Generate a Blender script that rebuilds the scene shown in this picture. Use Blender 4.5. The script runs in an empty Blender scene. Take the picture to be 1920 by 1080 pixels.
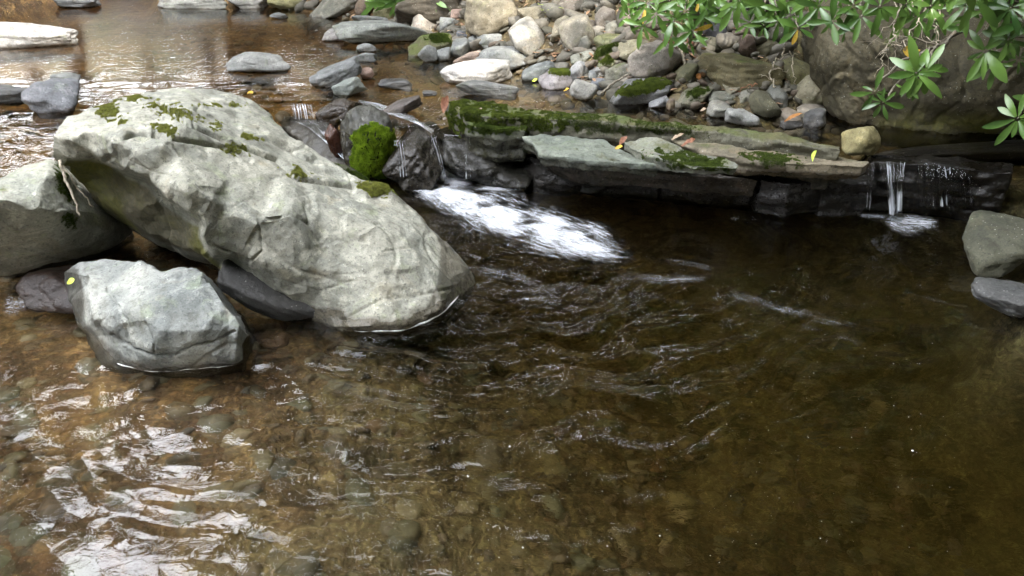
import bpy, bmesh, math, random
import numpy as np
from mathutils import Vector, Matrix
from mathutils.geometry import delaunay_2d_cdt

random.seed(7)
RNG = np.random.default_rng(11)
C = bpy.context.scene.collection
SC = bpy.context.scene

# ------------------------------------------------------------------ camera, world, sun, exposure
CAMZ = 1.6
PITCH = math.radians(28.0)
F = 1478.0
cam_d = bpy.data.cameras.new('camera')
cam_d.sensor_width = 36.0
cam_d.lens = 36.0 * F / 1920.0
cam_d.clip_start = 0.05
cam_d.clip_end = 2000.0
cam = bpy.data.objects.new('camera', cam_d)
C.objects.link(cam)
cam.location = (0, 0, CAMZ)
cam.rotation_euler = (math.radians(90) - PITCH, 0, 0)
SC.camera = cam

SUN_EL = math.radians(52.0)
SUN_AZ = math.radians(150.0)          # measured clockwise from +Y : behind the camera, to the right
SUNV = np.array([math.sin(SUN_AZ) * math.cos(SUN_EL), math.cos(SUN_AZ) * math.cos(SUN_EL), math.sin(SUN_EL)])
w = bpy.data.worlds.new('World')
SC.world = w
w.use_nodes = True
nt = w.node_tree
bg = nt.nodes.get('Background') or nt.nodes.new('ShaderNodeBackground')
sky = nt.nodes.new('ShaderNodeTexSky')
sky.sky_type = 'NISHITA'
sky.sun_disc = False
sky.sun_elevation = SUN_EL
sky.sun_rotation = SUN_AZ
sky.air_density = 1.0
sky.dust_density = 3.0
sky.ozone_density = 1.0
_tc = nt.nodes.new('ShaderNodeTexCoord')
_cn = nt.nodes.new('ShaderNodeTexNoise'); _cn.inputs['Scale'].default_value = 3.0; _cn.inputs['Detail'].default_value = 6.0
nt.links.new(_tc.outputs['Generated'], _cn.inputs['Vector'])
_cr = nt.nodes.new('ShaderNodeMapRange'); _cr.inputs[1].default_value = 0.34; _cr.inputs[2].default_value = 0.56
nt.links.new(_cn.outputs[0], _cr.inputs[0])
_cm = nt.nodes.new('ShaderNodeMix'); _cm.data_type = 'RGBA'
nt.links.new(_cr.outputs[0], _cm.inputs[0]); nt.links.new(sky.outputs[0], _cm.inputs[6])
_cm.inputs[7].default_value = (93.0, 95.0, 102.0, 1)          # bright white cloud
nt.links.new(_cm.outputs[2], bg.inputs[0])
bg.inputs[1].default_value = 0.15
sun_d = bpy.data.lights.new('sun', 'SUN')
sun_d.energy = 4.6
sun_d.angle = math.radians(0.5)
sun_d.color = (1.0, 0.95, 0.86)
sun = bpy.data.objects.new('sun', sun_d)
C.objects.link(sun)
sun.rotation_euler = Vector(SUNV).to_track_quat('Z', 'Y').to_euler()
SC.view_settings.view_transform = 'Standard'
SC.view_settings.look = 'None'
SC.view_settings.exposure = 0.6
SC.view_settings.gamma = 1.0
SC.view_settings.use_curve_mapping = False
SC.cycles.transparent_max_bounces = 40
SC.cycles.max_bounces = 8
SC.cycles.diffuse_bounces = 3
SC.cycles.glossy_bounces = 4
SC.cycles.sample_clamp_indirect = 6.0
SC.cycles.use_denoising = True

# ------------------------------------------------------------------ projection helpers
cp, sp = math.cos(PITCH), math.sin(PITCH)
def ray(px, py):
    u = (np.asarray(px, float) - 960) / F
    v = (540 - np.asarray(py, float)) / F
    return np.stack([u + 0 * v, cp + v * sp + 0 * u, -sp + v * cp + 0 * u], -1)
def P(px, py, z):
    r = ray(px, py)
    t = (z - CAMZ) / r[..., 2]
    return np.array([0, 0, CAMZ]) + r * np.asarray(t)[..., None]
def PD(px, py, d):
    """point on the pixel's ray at ground distance d (world y)."""
    r = ray(px, py)
    t = d / r[..., 1]
    return np.array([0, 0, CAMZ]) + r * np.asarray(t)[..., None]
def proj(V):
    V = np.asarray(V)
    x, y, z = V[..., 0], V[..., 1], V[..., 2] - CAMZ
    dep = y * cp - z * sp
    up = y * sp + z * cp
    return 960 + F * x / dep, 540 - F * up / dep, dep

# ------------------------------------------------------------------ noise
_perm = np.random.default_rng(3).permutation(256)
_perm = np.concatenate([_perm, _perm, _perm])
_grad = np.random.default_rng(4).normal(size=(256, 3))
_grad /= np.linalg.norm(_grad, axis=1)[:, None]
def noise3(p):
    p = np.asarray(p, float)
    i = np.floor(p).astype(int)
    f = p - i
    u = f * f * f * (f * (f * 6 - 15) + 10)
    i &= 255
    res = 0
    for a in (0, 1):
        wx = u[:, 0] if a else 1 - u[:, 0]
        for b in (0, 1):
            wy = u[:, 1] if b else 1 - u[:, 1]
            for c in (0, 1):
                wz = u[:, 2] if c else 1 - u[:, 2]
                h = _perm[_perm[_perm[(i[:, 0] + a) & 255] + ((i[:, 1] + b) & 255)] + ((i[:, 2] + c) & 255)]
                g = _grad[h]
                d = (f[:, 0] - a) * g[:, 0] + (f[:, 1] - b) * g[:, 1] + (f[:, 2] - c) * g[:, 2]
                res = res + wx * wy * wz * d
    return res * 1.5
def fbm(p, o=4, lac=2.03, gain=0.5):
    s, a = 0, 1.0
    p = np.array(p, float)
    for k in range(o):
        s = s + a * noise3(p + 17.3 * k)
        p = p * lac
        a *= gain
    return s
def ss(a, b, x):
    t = np.clip((x - a) / (b - a), 0, 1)
    return t * t * (3 - 2 * t)

# ------------------------------------------------------------------ mesh helpers
def mk_mesh(name, V, Fc, smooth=True):
    me = bpy.data.meshes.new(name)
    V = np.asarray(V, dtype=np.float32)
    if isinstance(Fc, np.ndarray):
        n, k = Fc.shape
        me.vertices.add(len(V)); me.vertices.foreach_set('co', V.ravel())
        me.loops.add(n * k); me.loops.foreach_set('vertex_index', Fc.astype(np.int32).ravel())
        me.polygons.add(n)
        me.polygons.foreach_set('loop_start', np.arange(0, n * k, k, dtype=np.int32))
        me.update(calc_edges=True)
    else:
        me.from_pydata([tuple(v) for v in V], [], [tuple(f) for f in Fc])
    me.polygons.foreach_set('use_smooth', np.full(len(me.polygons), smooth))
    me.update()
    return me
def link(name, me, mat=None, parent=None, loc=None):
    o = bpy.data.objects.new(name, me)
    C.objects.link(o)
    if mat is not None: me.materials.append(mat)
    if parent is not None: o.parent = parent
    if loc is not None: o.location = loc
    return o
def tag(o, label=None, cat=None, group=None, kind=None):
    if label: o['label'] = label
    if cat: o['category'] = cat
    if group: o['group'] = group
    if kind: o['kind'] = kind
    return o
def attr(me, name, vals):
    a = me.attributes.new(name, 'FLOAT', 'POINT')
    a.data.foreach_set('value', np.asarray(vals, dtype=np.float32))
def centred(V):
    c = np.array([V[:, 0].mean(), V[:, 1].mean(), V[:, 2].min()])
    return V - c, c
class Parts:
    def __init__(s): s.V = []; s.F = []; s.n = 0
    def add(s, V, Fc):
        s.V.append(np.asarray(V, float)); s.F.extend([tuple(int(i) + s.n for i in f) for f in Fc]); s.n += len(V)
    def arr(s): return np.concatenate(s.V), s.F
def tube(pts, r0, r1, n=6):
    pts = np.asarray(pts, float); m = len(pts)
    rad = np.linspace(r0, r1, m) if np.ndim(r0) == 0 else np.asarray(r0)
    V = []
    for i in range(m):
        t = pts[min(i + 1, m - 1)] - pts[max(i - 1, 0)]; t /= np.linalg.norm(t) + 1e-9
        a = np.cross(t, [0.3, 0.2, 0.93]); a /= np.linalg.norm(a) + 1e-9
        b = np.cross(t, a)
        for k in range(n):
            th = 2 * math.pi * k / n
            V.append(pts[i] + rad[i] * (math.cos(th) * a + math.sin(th) * b))
    Fc = [(i * n + k, i * n + (k + 1) % n, (i + 1) * n + (k + 1) % n, (i + 1) * n + k) for i in range(m - 1) for k in range(n)]
    Fc += [tuple(range(n))[::-1], tuple((m - 1) * n + k for k in range(n))]
    return V, Fc
def wiggle(a, b, n, amp, seed):
    a, b = np.asarray(a, float), np.asarray(b, float)
    t = np.linspace(0, 1, n)[:, None]
    p = a + (b - a) * t
    q = np.stack([noise3(np.stack([t[:, 0] * 4 + seed, t[:, 0] * 0 + k * 5.1, t[:, 0] * 0 + seed * 1.7], 1)) for k in range(3)], 1)
    return p + q * amp * np.sin(np.pi * np.clip(t, 0.03, 1)) ** 0.5

# ------------------------------------------------------------------ material helpers
class NT:
    def __init__(s, name):
        s.m = bpy.data.materials.new(name); s.m.use_nodes = True
        s.t = s.m.node_tree; s.t.nodes.clear()
        s.out = s.t.nodes.new('ShaderNodeOutputMaterial')
    def n(s, typ, ins=None, **kw):
        nd = s.t.nodes.new(typ)
        for k, v in kw.items(): setattr(nd, k, v)
        for k, v in (ins or {}).items(): s.set(nd.inputs[k], v)
        return nd
    def set(s, sock, v):
        if isinstance(v, bpy.types.NodeSocket): s.t.links.new(v, sock)
        elif isinstance(v, bpy.types.Node): s.t.links.new(v.outputs[0], sock)
        else:
            if sock.type == 'RGBA' and not hasattr(v, '__len__'): v = (v, v, v, 1)
            if sock.type == 'RGBA' and len(v) == 3: v = (*v, 1)
            sock.default_value = v
    def math(s, op, a, b=0.0, c=None, clamp=False):
        nd = s.n('ShaderNodeMath', {0: a, 1: b}, operation=op, use_clamp=clamp)
        if c is not None: s.set(nd.inputs[2], c)
        return nd.outputs[0]
    def noise(s, vec, scale, detail=4, rough=0.55, dist=0.0):
        return s.n('ShaderNodeTexNoise', {'Vector': vec, 'Scale': scale, 'Detail': detail, 'Roughness': rough, 'Distortion': dist}).outputs[0]
    def rng(s, v, a, b, c=0.0, d=1.0):
        return s.n('ShaderNodeMapRange', {0: v, 1: a, 2: b, 3: c, 4: d}, interpolation_type='SMOOTHSTEP').outputs[0]
    def mix(s, f, a, b, bt='MIX'):
        nd = s.n('ShaderNodeMix', data_type='RGBA', blend_type=bt)
        s.set(nd.inputs[0], f); s.set(nd.inputs[6], a); s.set(nd.inputs[7], b)
        return nd.outputs[2]
    def objattr(s, name):
        return s.n('ShaderNodeAttribute', attribute_type='OBJECT', attribute_name=name)
    def geoattr(s, name):
        return s.n('ShaderNodeAttribute', attribute_type='GEOMETRY', attribute_name=name).outputs['Fac']

def rock_material(name='stone', fine=1.0):
    T = NT(name)
    geo = T.n('ShaderNodeNewGeometry')
    pos = geo.outputs['Position']
    tint = T.objattr('tint').outputs['Color']
    moss = T.objattr('moss').outputs['Fac']
    wetz = T.objattr('wetz').outputs['Fac']
    gloss = T.objattr('gloss').outputs['Fac']
    n1 = T.noise(pos, 3.1, 5, 0.6, 0.4)
    n2 = T.noise(pos, 14.0, 6, 0.65)
    n3 = T.noise(pos, 70.0, 4, 0.7)
    n4 = T.noise(pos, 260.0, 3, 0.7)
    col = T.mix(T.rng(n1, 0.35, 0.68), T.mix(1.0, tint, (0.72, 0.74, 0.72), 'MULTIPLY'), T.mix(1.0, tint, (1.18, 1.16, 1.1), 'MULTIPLY'))
    col = T.mix(T.rng(n2, 0.5, 0.66, 0, 0.75), col, T.mix(1.0, tint, (1.5, 1.48, 1.4), 'MULTIPLY'))       # pale lichen film
    col = T.mix(T.rng(n2, 0.46, 0.32, 0, 0.7), col, T.mix(1.0, tint, (0.45, 0.43, 0.37), 'MULTIPLY'))
    col = T.mix(T.rng(T.noise(pos, 8.5, 5, 0.7, 1.0), 0.55, 0.68, 0, 0.5), col, T.mix(1.0, tint, (1.0, 1.12, 0.78), 'MULTIPLY'))
    warm = T.rng(T.noise(pos, 5.3, 4, 0.6, 0.8), 0.58, 0.72, 0, 0.4)
    col = T.mix(warm, col, T.mix(1.0, tint, (1.05, 0.88, 0.62), 'MULTIPLY'))
    col = T.mix(T.rng(n3, 0.53, 0.66, 0, 0.7), col, T.mix(1.0, tint, (0.35, 0.36, 0.36), 'MULTIPLY'))
    n5 = T.noise(pos, 150.0, 3, 0.8)
    col = T.mix(T.rng(n5, 0.42, 0.6, 0, 0.5), col, T.mix(1.0, col, (0.62, 0.62, 0.6), 'MULTIPLY'))
    st = T.noise(T.n('ShaderNodeMapping', {'Vector': pos, 'Rotation': (0.5, 0.6, 0.2), 'Scale': (3, 3, 30)}).outputs[0], 1.0, 5, 0.6, 0.8)
    col = T.mix(T.rng(st, 0.52, 0.7, 0, 0.45), col, T.mix(1.0, tint, (0.5, 0.5, 0.46), 'MULTIPLY'))
    sp_ = T.n('ShaderNodeTexVoronoi', {'Vector': pos, 'Scale': 55.0}).outputs[0]
    spk = T.math('MULTIPLY', T.rng(sp_, 0.16, 0.1), T.rng(n2, 0.45, 0.6))
    col = T.mix(T.math('MULTIPLY', spk, 0.6), col, (0.55, 0.57, 0.52))
    # moss film on upward faces
    nz = T.n('ShaderNodeSeparateXYZ', {0: geo.outputs['Normal']}).outputs[2]
    mn = T.math('ADD', T.math('MULTIPLY', nz, 0.35), T.noise(pos, 7.0, 6, 0.7))
    thr = T.math('SUBTRACT', 1.12, T.math('MULTIPLY', moss, 0.6))
    mk = T.math('MULTIPLY', T.math('SUBTRACT', mn, thr), 7.0, clamp=True)
    mcol = T.mix(n3, (0.03, 0.045, 0.008), (0.13, 0.17, 0.03))
    mcol = T.mix(T.rng(n1, 0.4, 0.6), mcol, (0.09, 0.085, 0.03))
    col = T.mix(T.math('MULTIPLY', mk, 0.85), col, mcol)
    alg_shade = T.math('MULTIPLY', T.geoattr('algae_shade'), T.rng(n2, 0.2, 0.6, 0.75, 1.0))  # olive algae tone that also carries painted shade of undersides
    alg_shade_col = T.mix(T.rng(n1, 0.4, 0.62), (0.075, 0.07, 0.045), (0.10, 0.10, 0.02))
    col = T.mix(alg_shade, col, T.mix(T.rng(n3, 0.3, 0.7), alg_shade_col, T.mix(1.0, alg_shade_col, (1.6, 1.5, 1.4), 'MULTIPLY')))
    # wet below the waterline
    pz = T.n('ShaderNodeSeparateXYZ', {0: pos}).outputs[2]
    wl = T.math('SUBTRACT', T.math('ADD', wetz, T.math('MULTIPLY', T.math('SUBTRACT', n2, 0.5), 0.06)), pz)
    wet = T.math('MULTIPLY', T.math('ADD', wl, 0.006), 60.0, clamp=True)
    wet = T.math('MAXIMUM', wet, gloss)
    wet = T.math('MAXIMUM', wet, T.math('MULTIPLY', T.geoattr('damp'), 0.85))
    col = T.mix(wet, col, T.mix(1.0, col, (0.34, 0.31, 0.28), 'MULTIPLY'))
    rough = T.math('SUBTRACT', 0.78, T.math('MULTIPLY', wet, 0.55))
    h = T.math('ADD', T.math('MULTIPLY', n2, 0.55), T.math('ADD', T.math('MULTIPLY', n3, 0.28), T.math('MULTIPLY', n4, 0.1)))
    h = T.math('ADD', h, T.math('MULTIPLY', T.math('MULTIPLY', mk, n3), 0.8))
    bump = T.n('ShaderNodeBump', {'Strength': 0.85, 'Distance': 0.018, 'Height': h})
    b = T.n('ShaderNodeBsdfPrincipled', {'Base Color': col, 'Roughness': rough, 'Normal': bump})
    b.inputs['Specular IOR Level'].default_value = 0.4
    T.set(T.out.inputs[0], b)
    return T.m
M_ROCK = rock_material()

def simple_mat(name, c1, c2, scale=20, rough=0.6, bump=0.3, spec=0.4, trans=0.0, dist=0.004, perobj=False):
    T = NT(name)
    pos = T.n('ShaderNodeNewGeometry').outputs['Position']
    n = T.noise(pos, scale, 5, 0.6)
    f = T.rng(n, 0.35, 0.65)
    if perobj:
        f = T.math('ADD', T.math('MULTIPLY', f, 0.5), T.math('MULTIPLY', T.n('ShaderNodeNewGeometry').outputs['Random Per Island'], 0.5))
    col = T.mix(f, c1, c2)
    bp = T.n('ShaderNodeBump', {'Strength': bump, 'Distance': dist, 'Height': n})
    b = T.n('ShaderNodeBsdfPrincipled', {'Base Color': col, 'Roughness': rough, 'Normal': bp})
    b.inputs['Specular IOR Level'].default_value = spec
    sh = b
    if trans > 0:
        tr = T.n('ShaderNodeBsdfTranslucent', {'Color': col})
        sh = T.n('ShaderNodeMixShader', {0: trans, 1: b, 2: tr})
    T.set(T.out.inputs[0], sh)
    return T.m
M_MOSS = simple_mat('moss', (0.035, 0.055, 0.01), (0.15, 0.19, 0.025), 25, 0.8, 0.3, 0.2, 0.35, perobj=True)
M_MOSSB = simple_mat('bright_moss', (0.06, 0.11, 0.008), (0.42, 0.58, 0.04), 30, 0.8, 0.3, 0.2, 0.4, perobj=True)
M_MOSSY = simple_mat('dry_moss', (0.10, 0.105, 0.03), (0.36, 0.38, 0.08), 60, 0.8, 0.3, 0.2, 0.3, perobj=True)
M_MOSSD = simple_mat('dark_moss', (0.02, 0.035, 0.006), (0.085, 0.12, 0.015), 40, 0.85, 0.3, 0.2, 0.2, perobj=True)
M_LEAF = simple_mat('rhododendron_leaf', (0.02, 0.065, 0.012), (0.15, 0.27, 0.05), 2.2, 0.32, 0.15, 0.6, 0.25, perobj=True)
M_STEM = simple_mat('twig_bark', (0.10, 0.085, 0.06), (0.24, 0.21, 0.16), 60, 0.8, 0.6)
M_BARK = simple_mat('tree_bark', (0.10, 0.075, 0.055), (0.3, 0.26, 0.21), 7, 0.9, 1.0, dist=0.03)
M_CROWN = simple_mat('tree_leaf', (0.035, 0.08, 0.015), (0.1, 0.19, 0.03), 1.2, 0.5, 0.0, 0.4, 0.35, perobj=True)
M_YEL = simple_mat('yellow_leaf', (0.5, 0.3, 0.04), (0.62, 0.44, 0.07), 80, 0.6, 0.2, 0.3, 0.3)
M_LIME = simple_mat('lime_leaf', (0.35, 0.5, 0.05), (0.6, 0.7, 0.12), 80, 0.6, 0.2, 0.3, 0.3)
M_ORG = simple_mat('orange_leaf', (0.3, 0.13, 0.04), (0.42, 0.2, 0.06), 80, 0.6, 0.2, 0.3, 0.3)
M_BRN = simple_mat('brown_leaf', (0.15, 0.055, 0.03), (0.27, 0.13, 0.07), 80, 0.6, 0.2, 0.3, 0.2)
M_PALE = simple_mat('pale_leaf', (0.34, 0.25, 0.17), (0.48, 0.38, 0.27), 80, 0.6, 0.2, 0.3, 0.2)
M_LITTER = simple_mat('leaf_litter', (0.13, 0.06, 0.03), (0.45, 0.3, 0.18), 30, 0.8, 0.3, 0.3, 0.1, perobj=True)

# ------------------------------------------------------------------ terrain
ZU = 0.28      # upper pool level ; the lower pool is z = 0
def W2(px, py, z): return tuple(P(px, py, z)[:2])
STEP = np.array([(-9.0, 3.0), (-4.0, 3.3), (-2.3, 3.5), (-1.8, 3.9), (-1.62, 4.6), (-1.38, 4.95), (-1.12, 4.95), (-0.98, 4.62), (-0.88, 4.42), W2(745, 338, 0), W2(830, 330, 0), W2(1000, 330, 0), W2(1200, 338, 0),
                 W2(1400, 360, 0), W2(1620, 378, 0), W2(1720, 382, 0), W2(1850, 400, 0), (9.0, 3.4)])
BANK = np.array([(-14.0, 13.5), (-8.0, 13.0), (-5.2, 12.2), W2(285, 5, ZU), W2(300, 12, ZU), W2(500, 13, ZU), W2(560, 22, ZU), W2(640, 38, ZU), W2(800, 72, ZU),
                 W2(850, 105, ZU), W2(960, 135, ZU), W2(1070, 170, ZU), W2(1200, 193, ZU), W2(1350, 212, ZU), W2(1500, 228, ZU),
                 (1.95, 4.82), (3.1, 4.75), (3.1, 4.1), (2.75, 3.75), W2(1900, 490, 0), W2(1905, 620, 0), (2.5, 2.3), (2.9, 1.2), (3.2, -3.0)])
def sdist(x, y, L):
    """signed distance to polyline L, positive on its left side (looking along it)."""
    best = np.full(x.shape, 1e9); sg = np.ones(x.shape); bp_ = np.zeros(x.shape)
    for a, b in zip(L[:-1], L[1:]):
        d = b - a; l2 = (d ** 2).sum()
        t = np.clip(((x - a[0]) * d[0] + (y - a[1]) * d[1]) / l2, 0, 1)
        dx, dy = x - a[0] - t * d[0], y - a[1] - t * d[1]
        q = dx * dx + dy * dy
        cr = d[0] * (y - a[1]) - d[1] * (x - a[0])
        pd_ = np.abs(cr) / math.sqrt(l2)
        m = (q < best - 1e-9) | ((q < best + 1e-9) & (pd_ > bp_))
        best = np.where(m, q, best); sg = np.where(m, np.sign(cr), sg); bp_ = np.where(m, pd_, bp_)
    return np.sqrt(best) * np.where(sg == 0, 1, sg)
def terrain(x, y, det=True):
    x = np.asarray(x, float); y = np.asarray(y, float)
    s = sdist(x, y, STEP)
    b = sdist(x, y, BANK)
    p = np.stack([x.ravel(), y.ravel(), 0 * x.ravel()], 1)
    nz = fbm(p * 1.3, 3).reshape(x.shape)
    up = 0.17 + 0.035 * nz - 0.02 * ss(0, 3, s)
    # lower bed : shallow cobbles on the left, deep hole on the right
    deep = ss(-0.9, 1.3, x + 0.25 * (y - 2)) * ss(0.9, 2.2, y + 0.3 * x)
    low = -0.10 - 0.10 * ss(-1.4, 0.2, x) - 0.62 * deep + 0.045 * nz
    low = low - 0.25 * ss(0.9, 0.2, np.hypot((x + 0.2) / 1.2, (y - 3.6) / 0.7))
    h = low + (up - low) * ss(-0.12, 0.03, s)
    lvl = ZU * ss(-0.5, 0.1, s)
    slope = np.where(b < 1.1, 0.72 * b, 0.79 + 0.42 * (b - 1.1))
    slope = np.where(b > 20, 0.79 + 0.42 * 18.9 + 0.05 * (b - 20), slope)
    bank = lvl - 0.05 + slope
    k = ss(-0.35, 0.12, b)
    h = h * (1 - k) + np.maximum(h, bank) * k
    lb = ss(0, 1, (-x - 4.8)) * (0.7 + 0.16 * np.maximum(-x - 4.8, 0))      # left bank outside the frame
    h = np.maximum(h, np.where(-x - 4.8 > 0, lb, -9))
    if det:
        h = h + 0.03 * fbm(p * 4.0, 3).reshape(x.shape) * ss(40, 10, np.hypot(x, y)) + 0.008 * fbm(p * 16.0, 3).reshape(x.shape)
    return h
def spaced(segs):
    out = []
    for a, b, st in segs: out.append(np.arange(a, b, st))
    return np.concatenate(out + [np.array([segs[-1][1]])])
def grid(xs, ys):
    X, Y = np.meshgrid(xs, ys)
    nx, ny = len(xs), len(ys)
    i = np.arange(nx * ny).reshape(ny, nx)
    Fc = np.stack([i[:-1, :-1].ravel(), i[:-1, 1:].ravel(), i[1:, 1:].ravel(), i[1:, :-1].ravel()], 1)
    return X, Y, Fc

def ground_material():
    T = NT('streambed_ground')
    pos = T.n('ShaderNodeNewGeometry').outputs['Position']
    warp = T.n('ShaderNodeVectorMath', {0: pos, 1: T.n('ShaderNodeTexNoise', {'Vector': pos, 'Scale': 5.0, 'Detail': 3.0}).outputs[1]}, operation='ADD').outputs[0]
    n1 = T.noise(pos, 2.2, 5, 0.6, 0.5); n2 = T.noise(pos, 11, 6, 0.7, 0.5); n3 = T.noise(pos, 60, 4, 0.7)
    vo = T.n('ShaderNodeTexVoronoi', {'Vector': warp, 'Scale': 17.0})
    col = T.mix(T.rng(n1, 0.42, 0.58), (0.05, 0.042, 0.022), (0.2, 0.165, 0.08))
    col = T.mix(T.rng(n2, 0.48, 0.62, 0, 0.75), col, (0.32, 0.25, 0.12))
    peb = T.n('ShaderNodeSeparateColor', {0: vo.outputs['Color']}).outputs[0]
    col = T.mix(T.math('MULTIPLY', T.rng(peb, 0.4, 1.0), 0.5), col, (0.16, 0.1, 0.055))
    col = T.mix(T.rng(vo.outputs[0], 0.25, 0.6, 0, 0.55), col, (0.035, 0.022, 0.012))
    col = T.mix(T.rng(n3, 0.5, 0.8, 0, 0.4), col, (0.05, 0.04, 0.02))
    px_ = T.n('ShaderNodeSeparateXYZ', {0: pos}).outputs[0]
    rd = T.math('MULTIPLY', T.rng(T.math('ADD', px_, n1), 0.1, -0.6), 0.6)
    col = T.mix(rd, col, T.mix(1.0, col, (1.12, 0.8, 0.58), 'MULTIPLY'))            # rusty gravel on the left, olive silt towards the deep
    col = T.mix(T.rng(T.math('ADD', px_, n2), 1.2, 2.2, 0, 0.7), col, T.mix(1.0, col, (0.6, 0.7, 0.6), 'MULTIPLY'))
    pz = T.n('ShaderNodeSeparateXYZ', {0: pos}).outputs[2]
    litter = T.mix(T.rng(n2, 0.35, 0.65), (0.10, 0.06, 0.035), (0.24, 0.16, 0.09))
    litter = T.mix(T.rng(T.noise(pos, 0.9, 4, 0.6), 0.5, 0.58), litter, (0.06, 0.12, 0.02))
    col = T.mix(T.rng(pz, 0.9, 1.5), col, litter)
    h = T.math('ADD', T.math('MULTIPLY', vo.outputs[0], -0.7), T.math('ADD', n2, T.math('MULTIPLY', n3, 0.3)))
    bump = T.n('ShaderNodeBump', {'Strength': 0.7, 'Distance': 0.02, 'Height': h})
    b = T.n('ShaderNodeBsdfPrincipled', {'Base Color': col, 'Roughness': 0.7, 'Normal': bump})
    b.inputs['Specular IOR Level'].default_value = 0.2
    T.set(T.out.inputs[0], b)
    return T.m
xs = spaced([(-400, -40, 40), (-40, -12, 4), (-12, -5.2, 0.5), (-5.2, -3, 0.08), (-3, 3.6, 0.028), (3.6, 6, 0.1), (6, 12, 0.5), (12, 40, 4), (40, 400, 40)])
ys = spaced([(-300, -30, 45), (-30, -3, 3), (-3, 0.8, 0.25), (0.8, 5.6, 0.028), (5.6, 10, 0.06), (10, 16, 0.3), (16, 40, 3), (40, 500, 40)])
X, Y, Fc = grid(xs, ys)
Z = terrain(X, Y)
ground = link('ground', mk_mesh('ground', np.stack([X.ravel(), Y.ravel(), Z.ravel()], 1), Fc), ground_material())
tag(ground, 'brown pebbly streambed rising into a stony bank', kind='structure')

# fast terrain lookup for placing
def hit(px, py, minz=None):
    """march the pixel ray to the first hit of terrain or water."""
    r = ray(px, py)
    t = np.linspace(1.2, 22, 1600)
    pts = np.array([0, 0, CAMZ]) + t[:, None] * r
    h = terrain(pts[:, 0], pts[:, 1], False)
    s = sdist(pts[:, 0], pts[:, 1], STEP)
    wl = np.where(s > 0, ZU, 0.0)
    k = np.argmax(pts[:, 2] <= np.maximum(h, wl))
    if pts[k, 2] > max(h[k], wl[k]): k = len(t) - 1
    return pts[k], s[k]

# ------------------------------------------------------------------ water
def water_material(name, dens, vcol, s1, s2, amp, aniso=(1, 1, 1), refr=False):
    T = NT(name)
    pos = T.n('ShaderNodeNewGeometry').outputs['Position']
    v = T.n('ShaderNodeMapping', {'Vector': pos, 'Scale': aniso}).outputs[0]
    tur = T.geoattr('turb')
    a = T.noise(v, s1, 2, 0.5, 0.6)
    b = T.noise(v, s2, 3, 0.55, 0.8)
    c = T.noise(v, s2 * 3.1, 2, 0.5, 0.4)
    h = T.math('ADD', T.math('MULTIPLY', a, 1.0), T.math('MULTIPLY', b, T.math('MULTIPLY_ADD', tur, 0.6, 0.25)))
    h = T.math('ADD', h, T.math('MULTIPLY', c, T.math('MULTIPLY', tur, 0.12)))
    bump = T.n('ShaderNodeBump', {'Strength': 1.0, 'Distance': amp, 'Height': h})
    fr = T.n('ShaderNodeFresnel', {'IOR': 1.36, 'Normal': bump})
    gl = T.n('ShaderNodeBsdfGlossy', {'Color': (1, 1, 1), 'Roughness': 0.012, 'Normal': bump})
    tr = T.n('ShaderNodeBsdfTransparent', {'Color': (0.96, 0.96, 0.95)}) if not refr else T.n('ShaderNodeBsdfRefraction', {'Color': (1, 1, 1), 'Roughness': 0.0, 'IOR': 1.33, 'Normal': bump})
    if refr: tr = T.n('ShaderNodeMixShader', {0: 0.3, 1: tr, 2: T.n('ShaderNodeBsdfTransparent', {'Color': (0.97, 0.97, 0.96)})})
    mx = T.n('ShaderNodeMixShader', {0: fr, 1: tr, 2: gl})
    T.set(T.out.inputs[0], mx)
    va = T.n('ShaderNodeVolumeAbsorption', {'Color': vcol, 'Density': dens})
    T.set(T.out.inputs[1], va)
    return T.m
def water_body(name, xs, ys, zf, keep, zbot, mat, turb):
    X, Y, Fc = grid(xs, ys)
    Z = zf(X, Y)
    V = np.stack([X.ravel(), Y.ravel(), Z.ravel()], 1)
    cx = V[Fc].mean(1)
    Fc = Fc[keep(cx[:, 0], cx[:, 1])]
    used = np.unique(Fc); re = -np.ones(len(V), int); re[used] = np.arange(len(used))
    V = V[used]; Fc = re[Fc]; n = len(V)
    Vb = V.copy(); Vb[:, 2] = zbot
    E = np.concatenate([Fc[:, [0, 1]], Fc[:, [1, 2]], Fc[:, [2, 3]], Fc[:, [3, 0]]])
    key = np.sort(E, 1); key = key[:, 0] * n + key[:, 1]
    uq, idx, cnt = np.unique(key, return_index=True, return_counts=True)
    be = E[idx[cnt == 1]]
    sides = np.stack([be[:, 1], be[:, 0], be[:, 0] + n, be[:, 1] + n], 1)
    Fa = np.concatenate([Fc, Fc[:, ::-1] + n, sides])
    me = mk_mesh(name, np.concatenate([V, Vb]), Fa)
    tb = turb(V[:, 0], V[:, 1])
    attr(me, 'turb', np.concatenate([tb, tb]))
    return link(name, me, mat)
FOAMC = P(930, 400, 0)
def low_turb(x, y):
    d = np.hypot((x - FOAMC[0] - 0.25) / 1.2, (y - FOAMC[1] + 0.3) / 0.8)
    l = np.hypot((x + 1.9) / 0.9, (y - 2.2) / 0.7)
    return 0.25 + 0.9 * ss(1.6, 0.2, d) + 0.4 * ss(1.5, 0.3, l)
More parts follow.
